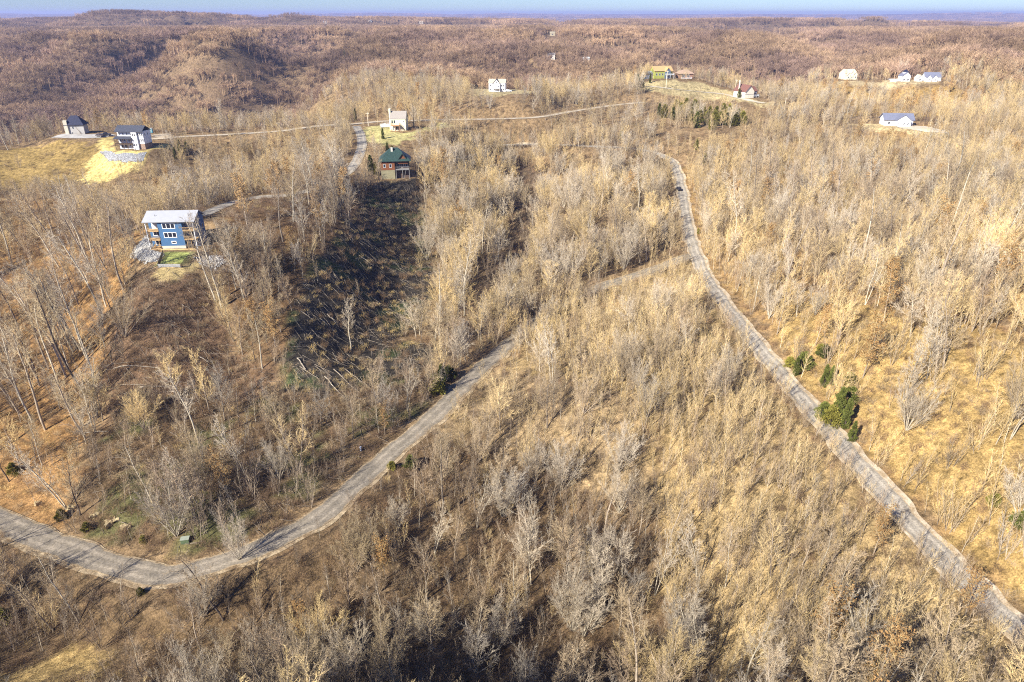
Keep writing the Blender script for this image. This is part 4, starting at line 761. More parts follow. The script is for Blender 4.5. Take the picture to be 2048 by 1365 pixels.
KINDS = {
 'tall': lambda g: [((0, 0, -.6), (g.normal(0, .05), g.normal(0, .05), 1), 23, .29, cfg([9, 5, 3, 2], [.05, .15, .2, .2], [.03, .13, .08, .04], [18, 9, 8], [.40, .2, .15], [.80, .6, .6], [.45, .4, .2], [.28, .42, .50], [.36, .45, .6], .019))],
 'mid': lambda g: [((0, 0, -.5), (g.normal(0, .06), g.normal(0, .06), 1), 14, .145, cfg([7, 5, 3, 2], [.06, .13, .18, .2], [.03, .14, .09, .05], [17, 9, 8], [.22, .15, .12], [.70, .6, .6], [.5, .4, .2], [.34, .42, .50], [.38, .45, .6], .018))],
 'forked': lambda g: [((0, 0, -.5), (s * .09 + g.normal(0, .04), g.normal(0, .08), 1), 15 * f, .13, cfg([7, 5, 3, 2], [.07, .14, .18, .2], [.03, .14, .09, .05], [13, 8, 8], [.3, .15, .12], [.70, .6, .6], [.5, .4, .2], [.30, .42, .50], [.38, .45, .6], .018)) for s, f in ((-1, 1), (1, .85))],
 'spread': lambda g: [((0, 0, -.4), (cos(a) * .48 * s + g.normal(0, .05), sin(a) * .48 * s + g.normal(0, .05), 1), 11.5 * (1.02 - .10 * s) * g.uniform(.85, 1.08), .085, cfg([6, 4, 3, 2], [.05, .10, .14, .2], [.015, .08, .07, .05], [13, 9, 7], [.22, .15, .15], [.42, .45, .5], [.5, .3, .2], [.36, .42, .5], [.45, .5, .6], .0115)) for a, s in zip(np.arange(9) * 2.4, (.1, .35, .5, .7, .85, 1, .9, 1.1, .6))],
 'round': lambda g: [((0, 0, -.5), (g.normal(0, .05), g.normal(0, .05), 1), 10.5, .15, cfg([6, 5, 4, 2], [.05, .10, .15, .2], [.02, .10, .08, .04], [20, 9, 8], [.24, .2, .15], [.72, .5, .5], [.42, .35, .2], [.52, .42, .45], [.42, .5, .6], .018))],
 'sapling': lambda g: [((0, 0, -.3), (g.normal(0, .07), g.normal(0, .07), 1), 6.5, .045, cfg([5, 3, 2], [.05, .10, .2], [.03, .12, .06], [22, 6], [.15, .15], [.48, .45], [.6, .2], [.30, .42], [.45, .6], .011))],
 'clump': lambda g: [((g.normal(0, .3), g.normal(0, .3), -.3), (cos(a) * .22, sin(a) * .22, 1), 5.5 * g.uniform(.6, 1.2), .036, cfg([4, 3, 2], [.06, .10, .2], [.02, .12, .06], [13, 5], [.15, .2], [.45, .45], [.5, .2], [.32, .42], [.5, .6], .011)) for a in np.arange(6) * 1.7],
 'brush': lambda g: [((g.normal(0, .6), g.normal(0, .6), -.2), (cos(a) * .8, sin(a) * .8, .9 + g.random()), 1.9 * g.uniform(.5, 1.2), .018, cfg([3, 3], [.2, .2], [-.02, 0], [8], [.15], [.7], [.3], [.5], [.7], .011)) for a in np.arange(24) * 2.4],
 'sedge': lambda g: [((g.normal(0, .6), g.normal(0, .6), -.1), (cos(a) * .7, sin(a) * .7, 1.1), .9 * g.uniform(.6, 1.2), .015, cfg([3, 2], [.15, .2], [-.12, -.05], [3], [.15], [.5], [.3], [.5], [.7], .011)) for a in np.arange(40) * 2.4],
}
def make_plant(kind, seed):
    g = np.random.default_rng(seed); out = ([], [])
    for p, d, L, r, c in KINDS[kind](g): branch(g, out, p, d, L, r, 0, c)
    tv, tf = tubes(out[0], 6 if kind in ('tall', 'mid', 'forked', 'spread', 'round') else 3); cv, cf = tubes(out[1], 3)
    # smaller twigs at outer ends carry some girth so that the crown reads as a haze
    return tv, tf, cv, cf, np.array([s[1] for s in out[1]])
def leaf_quads(g, C_, n, s, clump=.35):
    idx_ = g.integers(0, len(C_), n); c = C_[idx_] + g.normal(0, clump, (n, 3)); a = g.normal(0, 1, (n, 3)); a /= np.linalg.norm(a, axis=1)[:, None]; b = np.cross(a, g.normal(0, 1, (n, 3))); b /= np.linalg.norm(b, axis=1)[:, None]
    ss = s * g.uniform(.6, 1.3, (n, 1)); V = np.stack([c - a*ss, c + b*ss*.6, c + a*ss, c - b*ss*.6], 1).reshape(-1, 3); return V, np.arange(4 * n).reshape(-1, 4)
def make_cedar(seed, hgt=8.0, rad=2.0, lumps=46, per=130, loose=1.0):
    g = np.random.default_rng(seed); cs = []; axv = []; limbs = [(np.array((0, 0, -.5)), np.array((.08, 0, hgt * .9)), .15, .03)]
    for k in range(lumps):
        t = ((k + g.random()) / lumps) ** .85; a = k * 2.4 + g.normal(0, .4); env = rad * (min(1, (t + .12) * 3.4) * (1 - t) ** .62 + .06) * g.uniform(.62, 1.22); z = .35 + (hgt - .5) * t; c0 = np.array((cos(a) * env * .68, sin(a) * env * .68, z))
        limbs.append((np.array((0, 0, max(.2, z - env * .5))), c0, .04, .015)); sz = (.34 + .30 * (1 - t)) * rad / 2 * g.uniform(.7, 1.35)
        for i in range(per):
            v = g.normal(0, 1, 3); v = v / np.linalg.norm(v) * g.random() ** .4; cs.append(c0 + v * sz * np.array((1, 1, .85 + .5 * (hgt > 5)))); axv.append(v * .6 + np.array((cos(a) * .5, sin(a) * .5, .7)))
    c = np.array(cs); n = len(c); ax = np.array(axv) + g.normal(0, .4, (n, 3)); ax /= np.linalg.norm(ax, axis=1)[:, None]; b = np.cross(ax, g.normal(0, 1, (n, 3))); b /= np.linalg.norm(b, axis=1)[:, None]; s = g.uniform(.10, .30, (n, 1)) * loose
    V = np.stack([c - ax*s, c + b*s*.3, c + ax*s, c - b*s*.3], 1).reshape(-1, 3); tv, tf = tubes(limbs, 4)
    return tv, tf, V, np.arange(4 * n).reshape(-1, 4)
PROTO = {}                                  # kind -> list of dict(trunk mesh, crown mesh, joined mesh)
def reg(kind, tv, tf, cv, cf, mt, mc, extra=None):
    tm = np_mesh('trunk', tv, tf, smooth_=True); tm.materials.append(mt); Vc, Fc, mi = cv, cf, np.zeros(len(cf))
    if extra: lv, lf, ml = extra; Fc = np.vstack([Fc, lf + len(Vc)]); Vc = np.vstack([Vc, lv]); mi = np.concatenate([mi, np.ones(len(lf))])
    cm = np_mesh('crown', Vc, Fc, mi); cm.materials.append(mc)
    if extra: cm.materials.append(ml)
    V = np.vstack([tv, Vc]); Fj = np.vstack([tf, Fc + len(tv)]); jm = np_mesh('plant', V, Fj, np.concatenate([np.zeros(len(tf)), mi + 1])); jm.materials.append(mt); jm.materials.append(mc)
    if extra: jm.materials.append(ml)
    PROTO.setdefault(kind, []).append((tm, cm, jm))
for s_ in range(5): t = make_plant('tall', 100 + s_); reg('tall', *t[:4], [M_bark, M_barkp, M_bark, M_barkd, M_barkp][s_], [M_twig, M_twigp, M_twig, M_twig, M_twig][s_])
for s_ in range(6): t = make_plant('mid' if s_ < 4 else 'forked', 200 + s_); reg('mid', *t[:4], [M_bark, M_barkp, M_bark, M_barkd, M_bark, M_barkp][s_], [M_twig, M_twig, M_twigt, M_twig, M_twigt, M_twigp][s_])
for s_ in range(4): t = make_plant('spread', 300 + s_); reg('spread', *t[:4], [M_barkp, M_bark, M_bark, M_barkp][s_], [M_twigp, M_twig, M_twigt, M_twigp][s_])
for s_ in range(5): t = make_plant('round', 350 + s_); reg('round', *t[:4], [M_bark, M_bark, M_barkp, M_bark, M_barkd][s_], [M_twig, M_twigt, M_twigp, M_twig, M_twig][s_])
for s_ in range(2): t = make_plant('mid', 400 + s_); g_ = np.random.default_rng(s_); lv, lf = leaf_quads(g_, t[4][g_.random(len(t[4])) < .35], 1500, .17); reg('leafy', *t[:4], M_bark, M_twigt, (lv, lf, M_leafo))
M_twigb = veg_mat('brown_twig', (.33, .24, .155), .4, tint=(.27, .205, .15)); M_twigg = veg_mat('grey_twig', (.40, .34, .27), .3, tint=(.33, .29, .25))
for s_ in range(10): t = make_plant('sapling' if s_ % 5 < 3 else 'clump', 500 + s_); reg('sapling', *t[:4], M_barkp if s_ in (1, 6) else M_bark, M_twigt if s_ < 4 else (M_twig if s_ == 4 else (M_twigg if s_ == 7 else M_twigb)))
for s_ in range(3): t = make_plant('round', 370 + s_); reg('round', *t[:4], [M_bark, M_barkd, M_bark][s_], [M_twigb, M_twigb, M_twigg][s_])
for s_ in range(2): t = make_plant('mid', 220 + s_); reg('mid', *t[:4], [M_bark, M_barkd][s_], M_twigb)
for s_ in range(4): t = make_plant('brush', 600 + s_); reg('brush', *t[:4], M_brush, M_brush if s_ % 2 else M_twig)
for s_ in range(3): t = make_plant('sedge', 700 + s_); reg('sedge', *t[:4], M_grassb, M_grassb)
for s_ in range(4): reg('cedar', *make_cedar(800 + s_, 8, [1.7, 2.3, 1.4, 2.0][s_]), M_barkd, M_needy if s_ == 1 else M_need)
for s_ in range(2): reg('bush', *make_cedar(850 + s_, 3.2, 2.1, 26, 110, .9), M_barkd, [M_need, M_needy][s_])
# far woods: patches of many small simple trees
def patch(seed, n, rad, hgt, mts):
    g = np.random.default_rng(seed); segs = []
    for i in range(n):
        x0, y0 = g.uniform(-rad, rad, 2); hh = hgt * g.uniform(.65, 1.15); segs.append((np.array((x0, y0, -3)), np.array((x0 + g.normal(0, .4), y0, hh * .75)), .22, .12))
        for j in range(44):
            z = hh * g.uniform(.38, .8); a = g.random() * 6.283; L = hh * g.uniform(.14, .3) ; e = g.uniform(.5, 1.6); dd = unit(np.array((cos(a), sin(a), e)))
            o = np.array((x0 + cos(a) * g.random() * hh * .12, y0 + sin(a) * g.random() * hh * .12, z)); segs.append((o, o + dd * L, .09, .045))
    V, Fq = tubes(segs, 3); jm = np_mesh('plant', V, Fq); jm.materials.append(mts); return jm
PATCH = [patch(900 + i, 15, 11, 12.5, M_farb) for i in range(4)]; PATCH2 = [patch(950 + i, 44, 30, 13, M_farb) for i in range(3)]

# ------------------------------------------------------------------ where plants stand
# screen cells that the roads and houses take up, with their distance: plants nearer than that keep out of the way
CELL = 5; OCC = {}
def occupy(px_, py_, d, rad, p):
    for a in range(int((px_ - rad) // CELL), int((px_ + rad) // CELL) + 1):
        for b in range(int((py_ - rad) // CELL), int((py_ + rad) // CELL) + 1): OCC[(a, b)] = (min(d, OCC.get((a, b), (1e9, 0))[0]), max(p, OCC.get((a, b), (0, 0))[1]))
for k, keep in (('lower', .86), ('right', .80), ('drive', .6), ('ridge', .85), ('upper', .35), ('courtyard', 1)):
    P, w = RP[k]
    for i in range(0, len(P), 2):
        a, b, d = proj(P[i]); a, b, d = a[0], b[0], d[0]
        if k == 'drive' and b < 380 and a > 560: continue
        if k == 'lower' and 1030 < a < 1170: continue
        if k == 'right' and (b > 1190 or a < 1325): kk = .3
        else: kk = .95 if (k == 'drive' and a < 530) else keep
        if k == 'lower' and a > 1170: kk = .45
        if -50 < a < 2100 and b < 1400: occupy(a, b, d - 3, max(2, w * .36 * FP / d), kk)
BOX = [(282, 415, 408, 500, 1), (222, 246, 304, 302, 1), (128, 228, 182, 272, 1), (772, 214, 822, 266, 1), (758, 292, 830, 362, .85), (972, 156, 1018, 184, 1), (1296, 132, 1396, 160, 1), (1468, 160, 1532, 200, 1), (1752, 222, 1842, 256, 1), (1682, 138, 1720, 162, 1), (1806, 142, 1874, 164, 1),
       (262, 466, 400, 560, .98), (168, 272, 300, 362, .95), (0, 282, 200, 345, .95), (722, 240, 850, 290, .9), (292, 258, 320, 278, 1), (1310, 160, 1500, 184, .9), (1345, 370, 1370, 392, 1), (1316, 192, 1492, 262, .88), (610, 400, 850, 690, .97), (200, 262, 228, 274, 1), (1700, 244, 1900, 268, .6), (1085, 64, 1120, 74, 1), (725, 38, 755, 46, 1), (830, 42, 855, 49, 1), (365, 1070, 380, 1088, 1), (712, 890, 732, 904, 1), (1008, 176, 1026, 186, 1)]
BD = []
for b in BOX: q = at((b[0] + b[2]) / 2, b[3]); BD.append(float(proj(q)[2][0]))
def blocked(x, y, z, hgt, half):
    n = 6; best = 0.0
    px_, py_, d = proj(np.array([(x, y, z + hgt * i / (n - 1)) for i in range(n)])); hw = half * FP / d[0]
    for i in range(n):
        wdt = hw * (.25 if i < 2 else .8)
        for (x0, y0, x1, y1, p), bd in zip(BOX, BD):
            if d[0] < bd + 1 and x0 < px_[i] + wdt and px_[i] - wdt < x1 and y0 < py_[i] < y1: best = max(best, p)
        for u in (px_[i] - wdt * .6, px_[i], px_[i] + wdt * .6):
            o = OCC.get((int(u // CELL), int(py_[i] // CELL)))
            if o and d[0] < o[0]: best = max(best, o[1])
    return rng.random() < best
OPEN = ['straw', 'riprap', 'bluelawn', 'bluetan', 'whitegravel', 'rightgravel', 'creamlawn', 'farlawn', 'rightlawn', 'whitelawn', 'estatelawn']
TBL = {  # chance per cell of: tall, mid, round, spread, leafy, sapling, brush, sedge
 'default': (.006, .05, .085, .012, .003, .22, .22, .05), 'wedge': (0, .006, .010, .012, .001, .74, .20, .04), 'lot': (.001, .02, .015, .010, 0, .62, .27, .05), 'bottom': (.003, .020, .026, .016, .001, .42, .46, .06),
 'leftslope': (.032, .026, .022, 0, .002, .06, .35, .3), 'bluebrush': (0, .001, .001, .001, 0, .03, .85, .1), 'hillwood': (.045, .075, .06, .004, .014, .14, .3, .05), 'clearcut': (0, 0, 0, 0, 0, .008, .25, .25),
 'lowleft': (.005, .018, .012, .008, .002, .22, .60, .1), 'ravine': (.006, .03, .10, .035, .003, .24, .2, .03), 'right': (.010, .05, .045, .012, .005, .30, .32, .2), 'rightopen': (.005, .022, .018, .006, .002, .17, .36, .3),
 'gully': (0, .004, .006, 0, 0, .06, .3, 0), 'meadow': (0, .001, 0, 0, 0, .015, .12, .5), 'cornergrass': (0, 0, 0, 0, 0, .01, .2, .5), 'autumn': (.002, .015, .02, .004, .01, .12, .35, .2)}
KN = ['tall', 'mid', 'round', 'spread', 'leafy', 'sapling', 'brush', 'sedge']; HT = dict(tall=23, mid=14, round=12.5, spread=12, leafy=14, sapling=6.5, brush=2, sedge=.9, cedar=8, bush=3.2); HALF = dict(tall=4, mid=3.5, round=4.5, spread=5, leafy=3.5, sapling=1.5, brush=1.2, sedge=.6)
plants = []          # (kind, variant, x, y, z, rot, scale, leanx, leany)
def scatter(r0, r1, step, scale_up=1.0, prob_mul=1.0, skip=()):
    xs = np.arange(-r1, r1, step); ys = np.arange(-20, r1, step); A, B = np.meshgrid(xs, ys, indexing='ij'); A = A + rng.uniform(0, step, A.shape); B = B + rng.uniform(0, step, A.shape); A = A.ravel(); B = B.ravel()
    r = np.hypot(A, B); m = (r >= r0) & (r < r1) & (np.abs(A) < .86 * (B + 40)); A = A[m]; B = B[m]; Zz = H(A, B); px_, py_, d = proj(np.stack([A, B, Zz], 1))
    m = (px_ > -180) & (px_ < 2230) & (py_ < 1700) & (d > 20); A, B, Zz, px_, py_, d = (q[m] for q in (A, B, Zz, px_, py_, d))
    T = np.tile(np.array(TBL['default'])[None], (len(A), 1))
    for k in ('right', 'rightopen', 'ravine', 'bottom', 'wedge', 'lot', 'lowleft', 'leftslope', 'hillwood', 'bluebrush', 'clearcut', 'gully', 'meadow', 'cornergrass', 'autumn'): T[inz(k, A, B, 5)] = TBL[k]
    for k in OPEN: T[inz(k, A, B, 1)] = 0
    rd = np.full(len(A), 1e9)
    for k, (P, w) in RP.items(): dd, _ = near_road(A, B, P); rd = np.minimum(rd, dd - w / 2)
    hd = np.full(len(A), 1e9)
    for k, q in HP.items(): hd = np.minimum(hd, np.hypot(A - q[0], B - q[1] - PADS[k][3] * .45) - PADS[k][3])
    r_c = np.hypot(A, B); dens = .45 + 1.1 * fbm(A / 22, B / 22, 3)                        # thickets and gaps
    dark = np.zeros(len(A), bool)                                  # brown-stemmed woods on the left hill and in the hollow at the bottom
    for k in ('bottom', 'lowleft', 'hillwood', 'bluebrush', 'clearcut', 'gully', 'leftslope'): dark |= inz(k, A, B, 5)
    dark = np.where(rng.random(len(A)) < .12, ~dark, dark)
    T = T * prob_mul; T[:, :6] *= dens[:, None]
    for i in range(len(A)):
        u = rng.random(); c = 0; kind = None
        for kk, pr in zip(KN, T[i]):
            c += pr
            if u < c: kind = kk; break
        if kind is None or kind in skip: continue
        lim = dict(tall=3.5, mid=2.8, round=3, spread=3.5, leafy=2.8, sapling=1.3, brush=.9, sedge=.3)[kind]
        if rd[i] < lim or hd[i] < (0 if kind in ('brush', 'sedge') else 2.5): continue
        s = rng.uniform(.72, 1.18) * scale_up; 
        if kind == 'sapling': s *= 1 + .5 * rng.random()
        if r_c[i] > 330 and kind in ('tall', 'mid', 'leafy', 'round'): s *= .62 if kind == 'tall' else .78
        if kind == 'spread' and inz('ravine', A[i:i+1], B[i:i+1])[0]: s *= 1.15
        if kind == 'sapling' and inz('right', A[i:i+1], B[i:i+1])[0]: s *= 1.2
        if kind not in ('brush', 'sedge') and blocked(A[i], B[i], Zz[i], HT[kind] * s, HALF[kind] * s): continue
        lx, ly = rng.normal(0, .05), rng.normal(0, .05)
        if kind == 'tall' and px_[i] < 300 and py_[i] > 380: lx -= .13
        v = int(rng.integers(len(PROTO[kind])))
        if kind == 'sapling': v = int(rng.integers(5, 10)) if dark[i] else int(rng.integers(0, 6))
        elif kind == 'round': v = int(rng.choice([0, 3, 4, 5, 6, 7, 2])) if dark[i] else int(rng.choice([0, 1, 1, 2, 3]))
        elif kind == 'mid': v = int(rng.choice([0, 1, 3, 5, 6, 7, 6])) if dark[i] else int(rng.choice([0, 1, 2, 4, 5]))
        elif kind == 'brush': v = int(rng.choice([1, 3, 1, 3, 0])) if dark[i] else int(rng.integers(4))
        plants.append((kind, v, A[i], B[i], Zz[i], rng.uniform(0, 6.28), s, lx, ly))
scatter(40, 420, 2.2)
scatter(420, 760, 3.6, 1.05, 1.25, ('sedge',))
# trees the photograph singles out: kind, variant, pixel of the foot, height in metres, lean
HAND = [('tall',1,207,637,25,-.12),('tall',2,152,697,24,-.10),('tall',0,98,738,23,-.12),('tall',4,118,768,22,-.1),('tall',1,66,846,23,-.14),('tall',3,30,820,19,-.1),('tall',3,182,492,17,-.06),('tall',2,206,498,17,-.06),('tall',0,226,482,16,-.04),('tall',1,248,470,15,-.04),('tall',2,113,494,20,-.12),
 ('tall',4,432,606,24,-.05),('tall',1,443,616,25,-.04),('tall',1,498,640,21,-.02),('tall',4,525,737,17,-.03),('tall',2,470,560,17,0),('mid',1,158,1247,15,-.28),('tall',2,108,1262,13,-.2),('mid',3,448,1243,16,-.15),('spread',0,1146,1262,15,0),('spread',3,1168,1275,13,.1),('spread',0,552,1385,13,0),('spread',3,845,1285,9,.05),
 ('mid',1,312,1022,16,-.12),('mid',5,135,1020,16,-.2),('mid',1,398,940,12,-.05),('mid',5,395,1010,13,-.05),('spread',3,1812,862,13,0),('spread',1,2030,838,13,0),('mid',1,1634,1162,12,.05),('tall',1,1648,1275,12,.06),('tall',1,1486,1375,14,.05),('mid',5,1395,1365,17,.05),('mid',1,1382,1250,14,.02),
 ('leafy',0,1745,1115,10,0),('leafy',1,1925,1240,10,0),('leafy',0,770,870,8,0),('leafy',1,620,1290,10,0),('leafy',0,772,1160,10,0),('mid',1,1723,563,13,0),('mid',1,1756,560,12,0),('mid',5,1770,560,11,0),('mid',5,1730,610,14,.05),('spread',1,1560,480,13,0),('tall',1,1545,470,17,.03),('mid',1,1310,690,11,.02),
 ('tall',1,1005,470,16,.02),('spread',0,855,520,15,0),('spread',2,905,500,15,0),('spread',0,900,420,15,0),('spread',2,960,440,14,0),('tall',1,1845,320,18,.03),('tall',4,1880,340,18,.05),('tall',1,1690,250,14,.0),('tall',3,826,258,15,0),('tall',3,840,256,12,0),('tall',1,16,300,19,-.2),
 ('spread',3,795,1060,8,0),('mid',1,1120,985,12,0),('spread',0,480,1120,9,0),('tall',1,702,700,15,0),('spread',0,560,960,10,0),('mid',5,2020,880,14,0),('tall',3,740,385,14,0),('tall',3,755,385,14,0),('tall',3,764,383,13,0)]
for kd, v, a, b, hh, ln in HAND:
    q = at(a, b); plants.append((kd, v, q[0], q[1], float(H(q[0], q[1])), rng.uniform(0, 6.28), hh / HT[kd], ln, 0.0))
singled = set(range(len(plants) - len(HAND), len(plants)))
# young trees that crowd the verges: they lean over the left edge of the long road and close over the far part of the lower one
def verge(key, side, sel, step, o0, o1, kinds, h0, h1):
    P, w = RP[key]; T = np.gradient(P[:, :2], axis=0); T /= np.linalg.norm(T, axis=1)[:, None]; N_ = np.stack([T[:, 1], -T[:, 0]], 1); a_, b_, _ = proj(P)
    for i in range(len(P)):
        if not sel(a_[i], b_[i]) or rng.random() > step or (key == 'right' and 372 < b_[i] < 412): continue
        q = P[i, :2] + N_[i] * side * (w / 2 + rng.uniform(o0, o1)) + T[i] * rng.uniform(-.6, .6); kd = kinds[rng.integers(len(kinds))]
        plants.append((kd, int(rng.integers(len(PROTO[kd]))), q[0], q[1], float(H(q[0], q[1])), rng.uniform(0, 6.28), rng.uniform(h0, h1) / HT[kd], rng.normal(0, .06), rng.normal(0, .06)))
for sd in (-1, 1): verge('lower', sd, lambda a, b: 1000 < a < 1180, .95, -.4, 3.5, ('sapling', 'sapling', 'sapling', 'round'), 5.5, 9.5)
verge('right', -1, lambda a, b: b > 310 and a < 2100 and not 490 < b < 540, .0, .8, 3, ('sapling',), 5, 7)
for sd in (-1, 1):
    P, w = RP['right']; mid_ = P[len(P) // 3]; T = P[len(P) // 3 + 1] - mid_; left = (sd * T[1] < 0)          # the side of the line that lies towards -X
    if left: verge('right', sd, lambda a, b: b > 318 and not 485 < b < 545, .7, .3, 3.0, ('sapling',), 3.5, 6)
    else: verge('right', sd, lambda a, b: b > 318, .05, 2.5, 4.5, ('sapling',), 3.5, 6)
    if sd * (RP['lower'][0][len(RP['lower'][0]) // 2 + 1] - RP['lower'][0][len(RP['lower'][0]) // 2])[1] < 0: verge('lower', sd, lambda a, b: 770 < a < 1060, .2, 2.5, 7, ('round', 'mid'), 10, 14)
    verge('lower', sd, lambda a, b: 560 < a < 1000, .16, 1.2, 4, ('sapling',), 3.5, 6)
    verge('right', sd, lambda a, b: 940 < a < 1300 and b < 310, .6, 1, 4, ('sapling', 'mid'), 6, 10)

CED = [(1578,735,3.2,1),(1590,752,5.5,0),(1605,738,5,0),(1648,715,3.6,0),(1640,708,3,1),(1646,775,6.2,0),(1660,770,5.4,0),(1698,770,3.5,1),(1672,842,9,0),(1688,858,8,0),(1660,850,5,1),(1694,812,5,0),(1702,884,5.4,0),(1645,838,4.5,0),(884,772,6.5,0),(875,790,4.5,1),(898,758,4,0),(784,940,2.2,1),(822,936,3.2,0),
 (125,1040,2.6,1),(175,1062,2.2,1),(288,1085,1.8,1),(30,950,3,1),(362,310,8,0),(352,318,6,0),(375,306,6,1),(766,278,6,0),(711,241,7.5,0),(742,345,8,0),(752,350,6,1),(1477,196,7,0),(1242,282,6,0),(1392,300,6,1),(1408,330,6,1),(1822,195,8,0),(1216,158,8,0),(1205,160,7,1),(1396,468,2.5,1),
 (690,118,12,0),(802,118,12,1),(775,305,5,0),(785,312,5,1),(8,1250,3.5,1),(282,1190,1.6,1),(1985,1010,2.6,1),(2043,1062,4,0),(1275,170,8,0),(1285,176,9,0),(1300,166,7,0)]
gro = [(1318,222),(1328,226),(1352,214),(1362,226),(1372,210),(1380,232),(1388,218),(1398,236),(1405,222),(1412,240),(1418,226),(1428,242),(1432,224),(1440,238),(1446,218),(1452,240),(1458,228),(1468,242),(1476,232),(1484,240),(1345,230),(1392,246),(1424,250)]
for a, b in gro: CED.append((a, b + 10, rng.uniform(6.5, 9.5), int(rng.random() < .6)))
def slash(n, label):
    segs = []
    while len(segs) < n:
        zk = ('clearcut', 'clearcut', 'clearcut', 'lowleft', 'bluebrush')[len(segs) % 5]; W_ = ZW[zk]; lo, hi = W_.min(0), W_.max(0); c = lo + (hi - lo) * rng.random(2)
        if not inpoly(c[0], c[1], W_) or (zk != 'clearcut' and rng.random() < .35): segs += []; continue
        a = rng.normal(-.9, .8); L = rng.uniform(1.0, 5.5) * (1.3 if rng.random() < .12 else .8); e = c + L * np.array((cos(a), sin(a))); z0, z1 = H(c[0], c[1]) + rng.uniform(.1, .5), H(e[0], e[1]) + rng.uniform(.1, .9); r = rng.uniform(.02, .07)
        segs.append((np.array((*c, z0)), np.array((*e, z1)), r, r * .4))
    V, Fq = tubes(segs, 4); set_props(link_mesh('slash_debris', np_mesh('slash_debris', V, Fq), mats=[mat('slash_wood', (.26, .215, .17), .9, .4, 1.2)]), label, kind='stuff')
slash(2600, 'cut branches and sticks strewn over the cleared slopes')
# ------------------------------------------------------------------ labels from what stands near
LM = [(345,460,'the blue house'),(262,275,'the tall white house'),(153,252,'the hip roofed house'),(797,240,'the cream house'),(793,330,'the green roofed house'),(994,172,'the white gabled house'),(1335,148,'the lime green house'),(1500,182,'the red roofed house'),(1803,240,'the white bungalow'),
 (1385,515,'the road junction'),(300,1140,'the lower road bend'),(640,1030,'the lower straight road'),(870,820,'the shaded road'),(1700,910,'the middle long road'),(1880,1110,'the near long road'),(1370,420,'the upper long road'),(720,560,'the dark cleared slope'),
 (340,700,'the red brush slope'),(1000,480,'the wooded ravine'),(1590,735,'the roadside cedar pair'),(1680,830,'the cedar cluster'),(885,765,'the road bank cedar'),(1150,900,'the dense sapling lot'),(1150,1200,'the pale fan tree'),(60,1330,'the yellow grass corner'),(550,1330,'the low fan tree'),(1490,1330,'the white trunk'),
 (1400,225,'the cedar grove'),(60,310,'the golden meadow'),(320,515,'the board fence'),(1650,700,'the open golden slope'),(1950,600,'the upper pole wood'),(1100,300,'the ravine road'),(1740,1120,'the orange leaved tree')]
ORD = ['nearest', 'second nearest', 'third nearest', 'fourth nearest', 'fifth nearest', 'sixth nearest', 'seventh nearest', 'eighth nearest', 'ninth nearest', 'tenth nearest', 'eleventh nearest', 'twelfth nearest', 'thirteenth nearest', 'fourteenth nearest', 'fifteenth nearest']
def label_all(items):
    """items: [object, look, px, py] -> a label that no other item has"""
    buckets = {}
    for o, look, a, b in items:
        dl = sorted((math.hypot(a - x_, (b - y_) * 1.2), i) for i, (x_, y_, _) in enumerate(LM))
        d, i = dl[0]; x_, y_, nm = LM[i]; dx, dy = a - x_, (b - y_) * 1.2
        rel = ('to the right of' if dx > 0 else 'to the left of') if abs(dx) > abs(dy) else ('downhill of' if dy > 0 else 'beyond')
        buckets.setdefault((look, rel, nm), []).append((d, o))
    for (look, rel, nm), L_ in buckets.items():
        L_.sort(key=lambda t: t[0])
        for k, (d, o) in enumerate(L_):
            o['label'] = f'{look} {rel} {nm}' if len(L_) == 1 else f'{look}, {ORD[min(k, 14)]} {rel} {nm}'
# ------------------------------------------------------------------ the 300 trees that show largest become objects of their own
K = [i for i, t in enumerate(plants) if t[0] in ('tall', 'mid', 'round', 'spread', 'leafy')]
Pk = np.array([(plants[i][2], plants[i][3], plants[i][4]) for i in K]); Hk = np.array([HT[plants[i][0]] * plants[i][6] for i in K]); ax_, ay_, dk = proj(Pk); tx_, ty_, _ = proj(Pk + np.array([(0, 0, 1)]) * Hk[:, None])
size = Hk * FP / dk; inside = (ax_ > 0) & (ax_ < 2048) & (ty_ < 1330) & (ty_ > 0); size = np.where(inside, size, 0) + np.array([40 * (i in singled) for i in K])
order = np.argsort(-size)[:300]; chosen = {K[j]: (ax_[j], ay_[j], Hk[j]) for j in order}
def stand(name, kind, v, x, y, z, rz, s, lx, ly, cat, group, sz=1.0):
    o = bpy.data.objects.new(name, None); C.objects.link(o); o.location = (x, y, z); o.rotation_euler = (-ly, lx, rz) if False else Matrix.Rotation(rz, 3, 'Z').to_euler(); o.scale = (s, s, s * sz)
    M_ = Matrix.Rotation(lx, 3, 'Y') @ Matrix.Rotation(-ly, 3, 'X') @ Matrix.Rotation(rz, 3, 'Z'); o.rotation_euler = M_.to_euler(); o.empty_display_size = 1
    tm, cm, _ = PROTO[kind][v]
    for nm, me_ in (('trunk', tm), ('crown', cm)): c = bpy.data.objects.new(nm, me_); C.objects.link(c); c.parent = o
    set_props(o, None, cat, group); return o
items = []
LOOK = {('tall', 0): 'grey', ('tall', 1): 'pale', ('tall', 2): 'grey', ('tall', 3): 'dark', ('tall', 4): 'pale'}
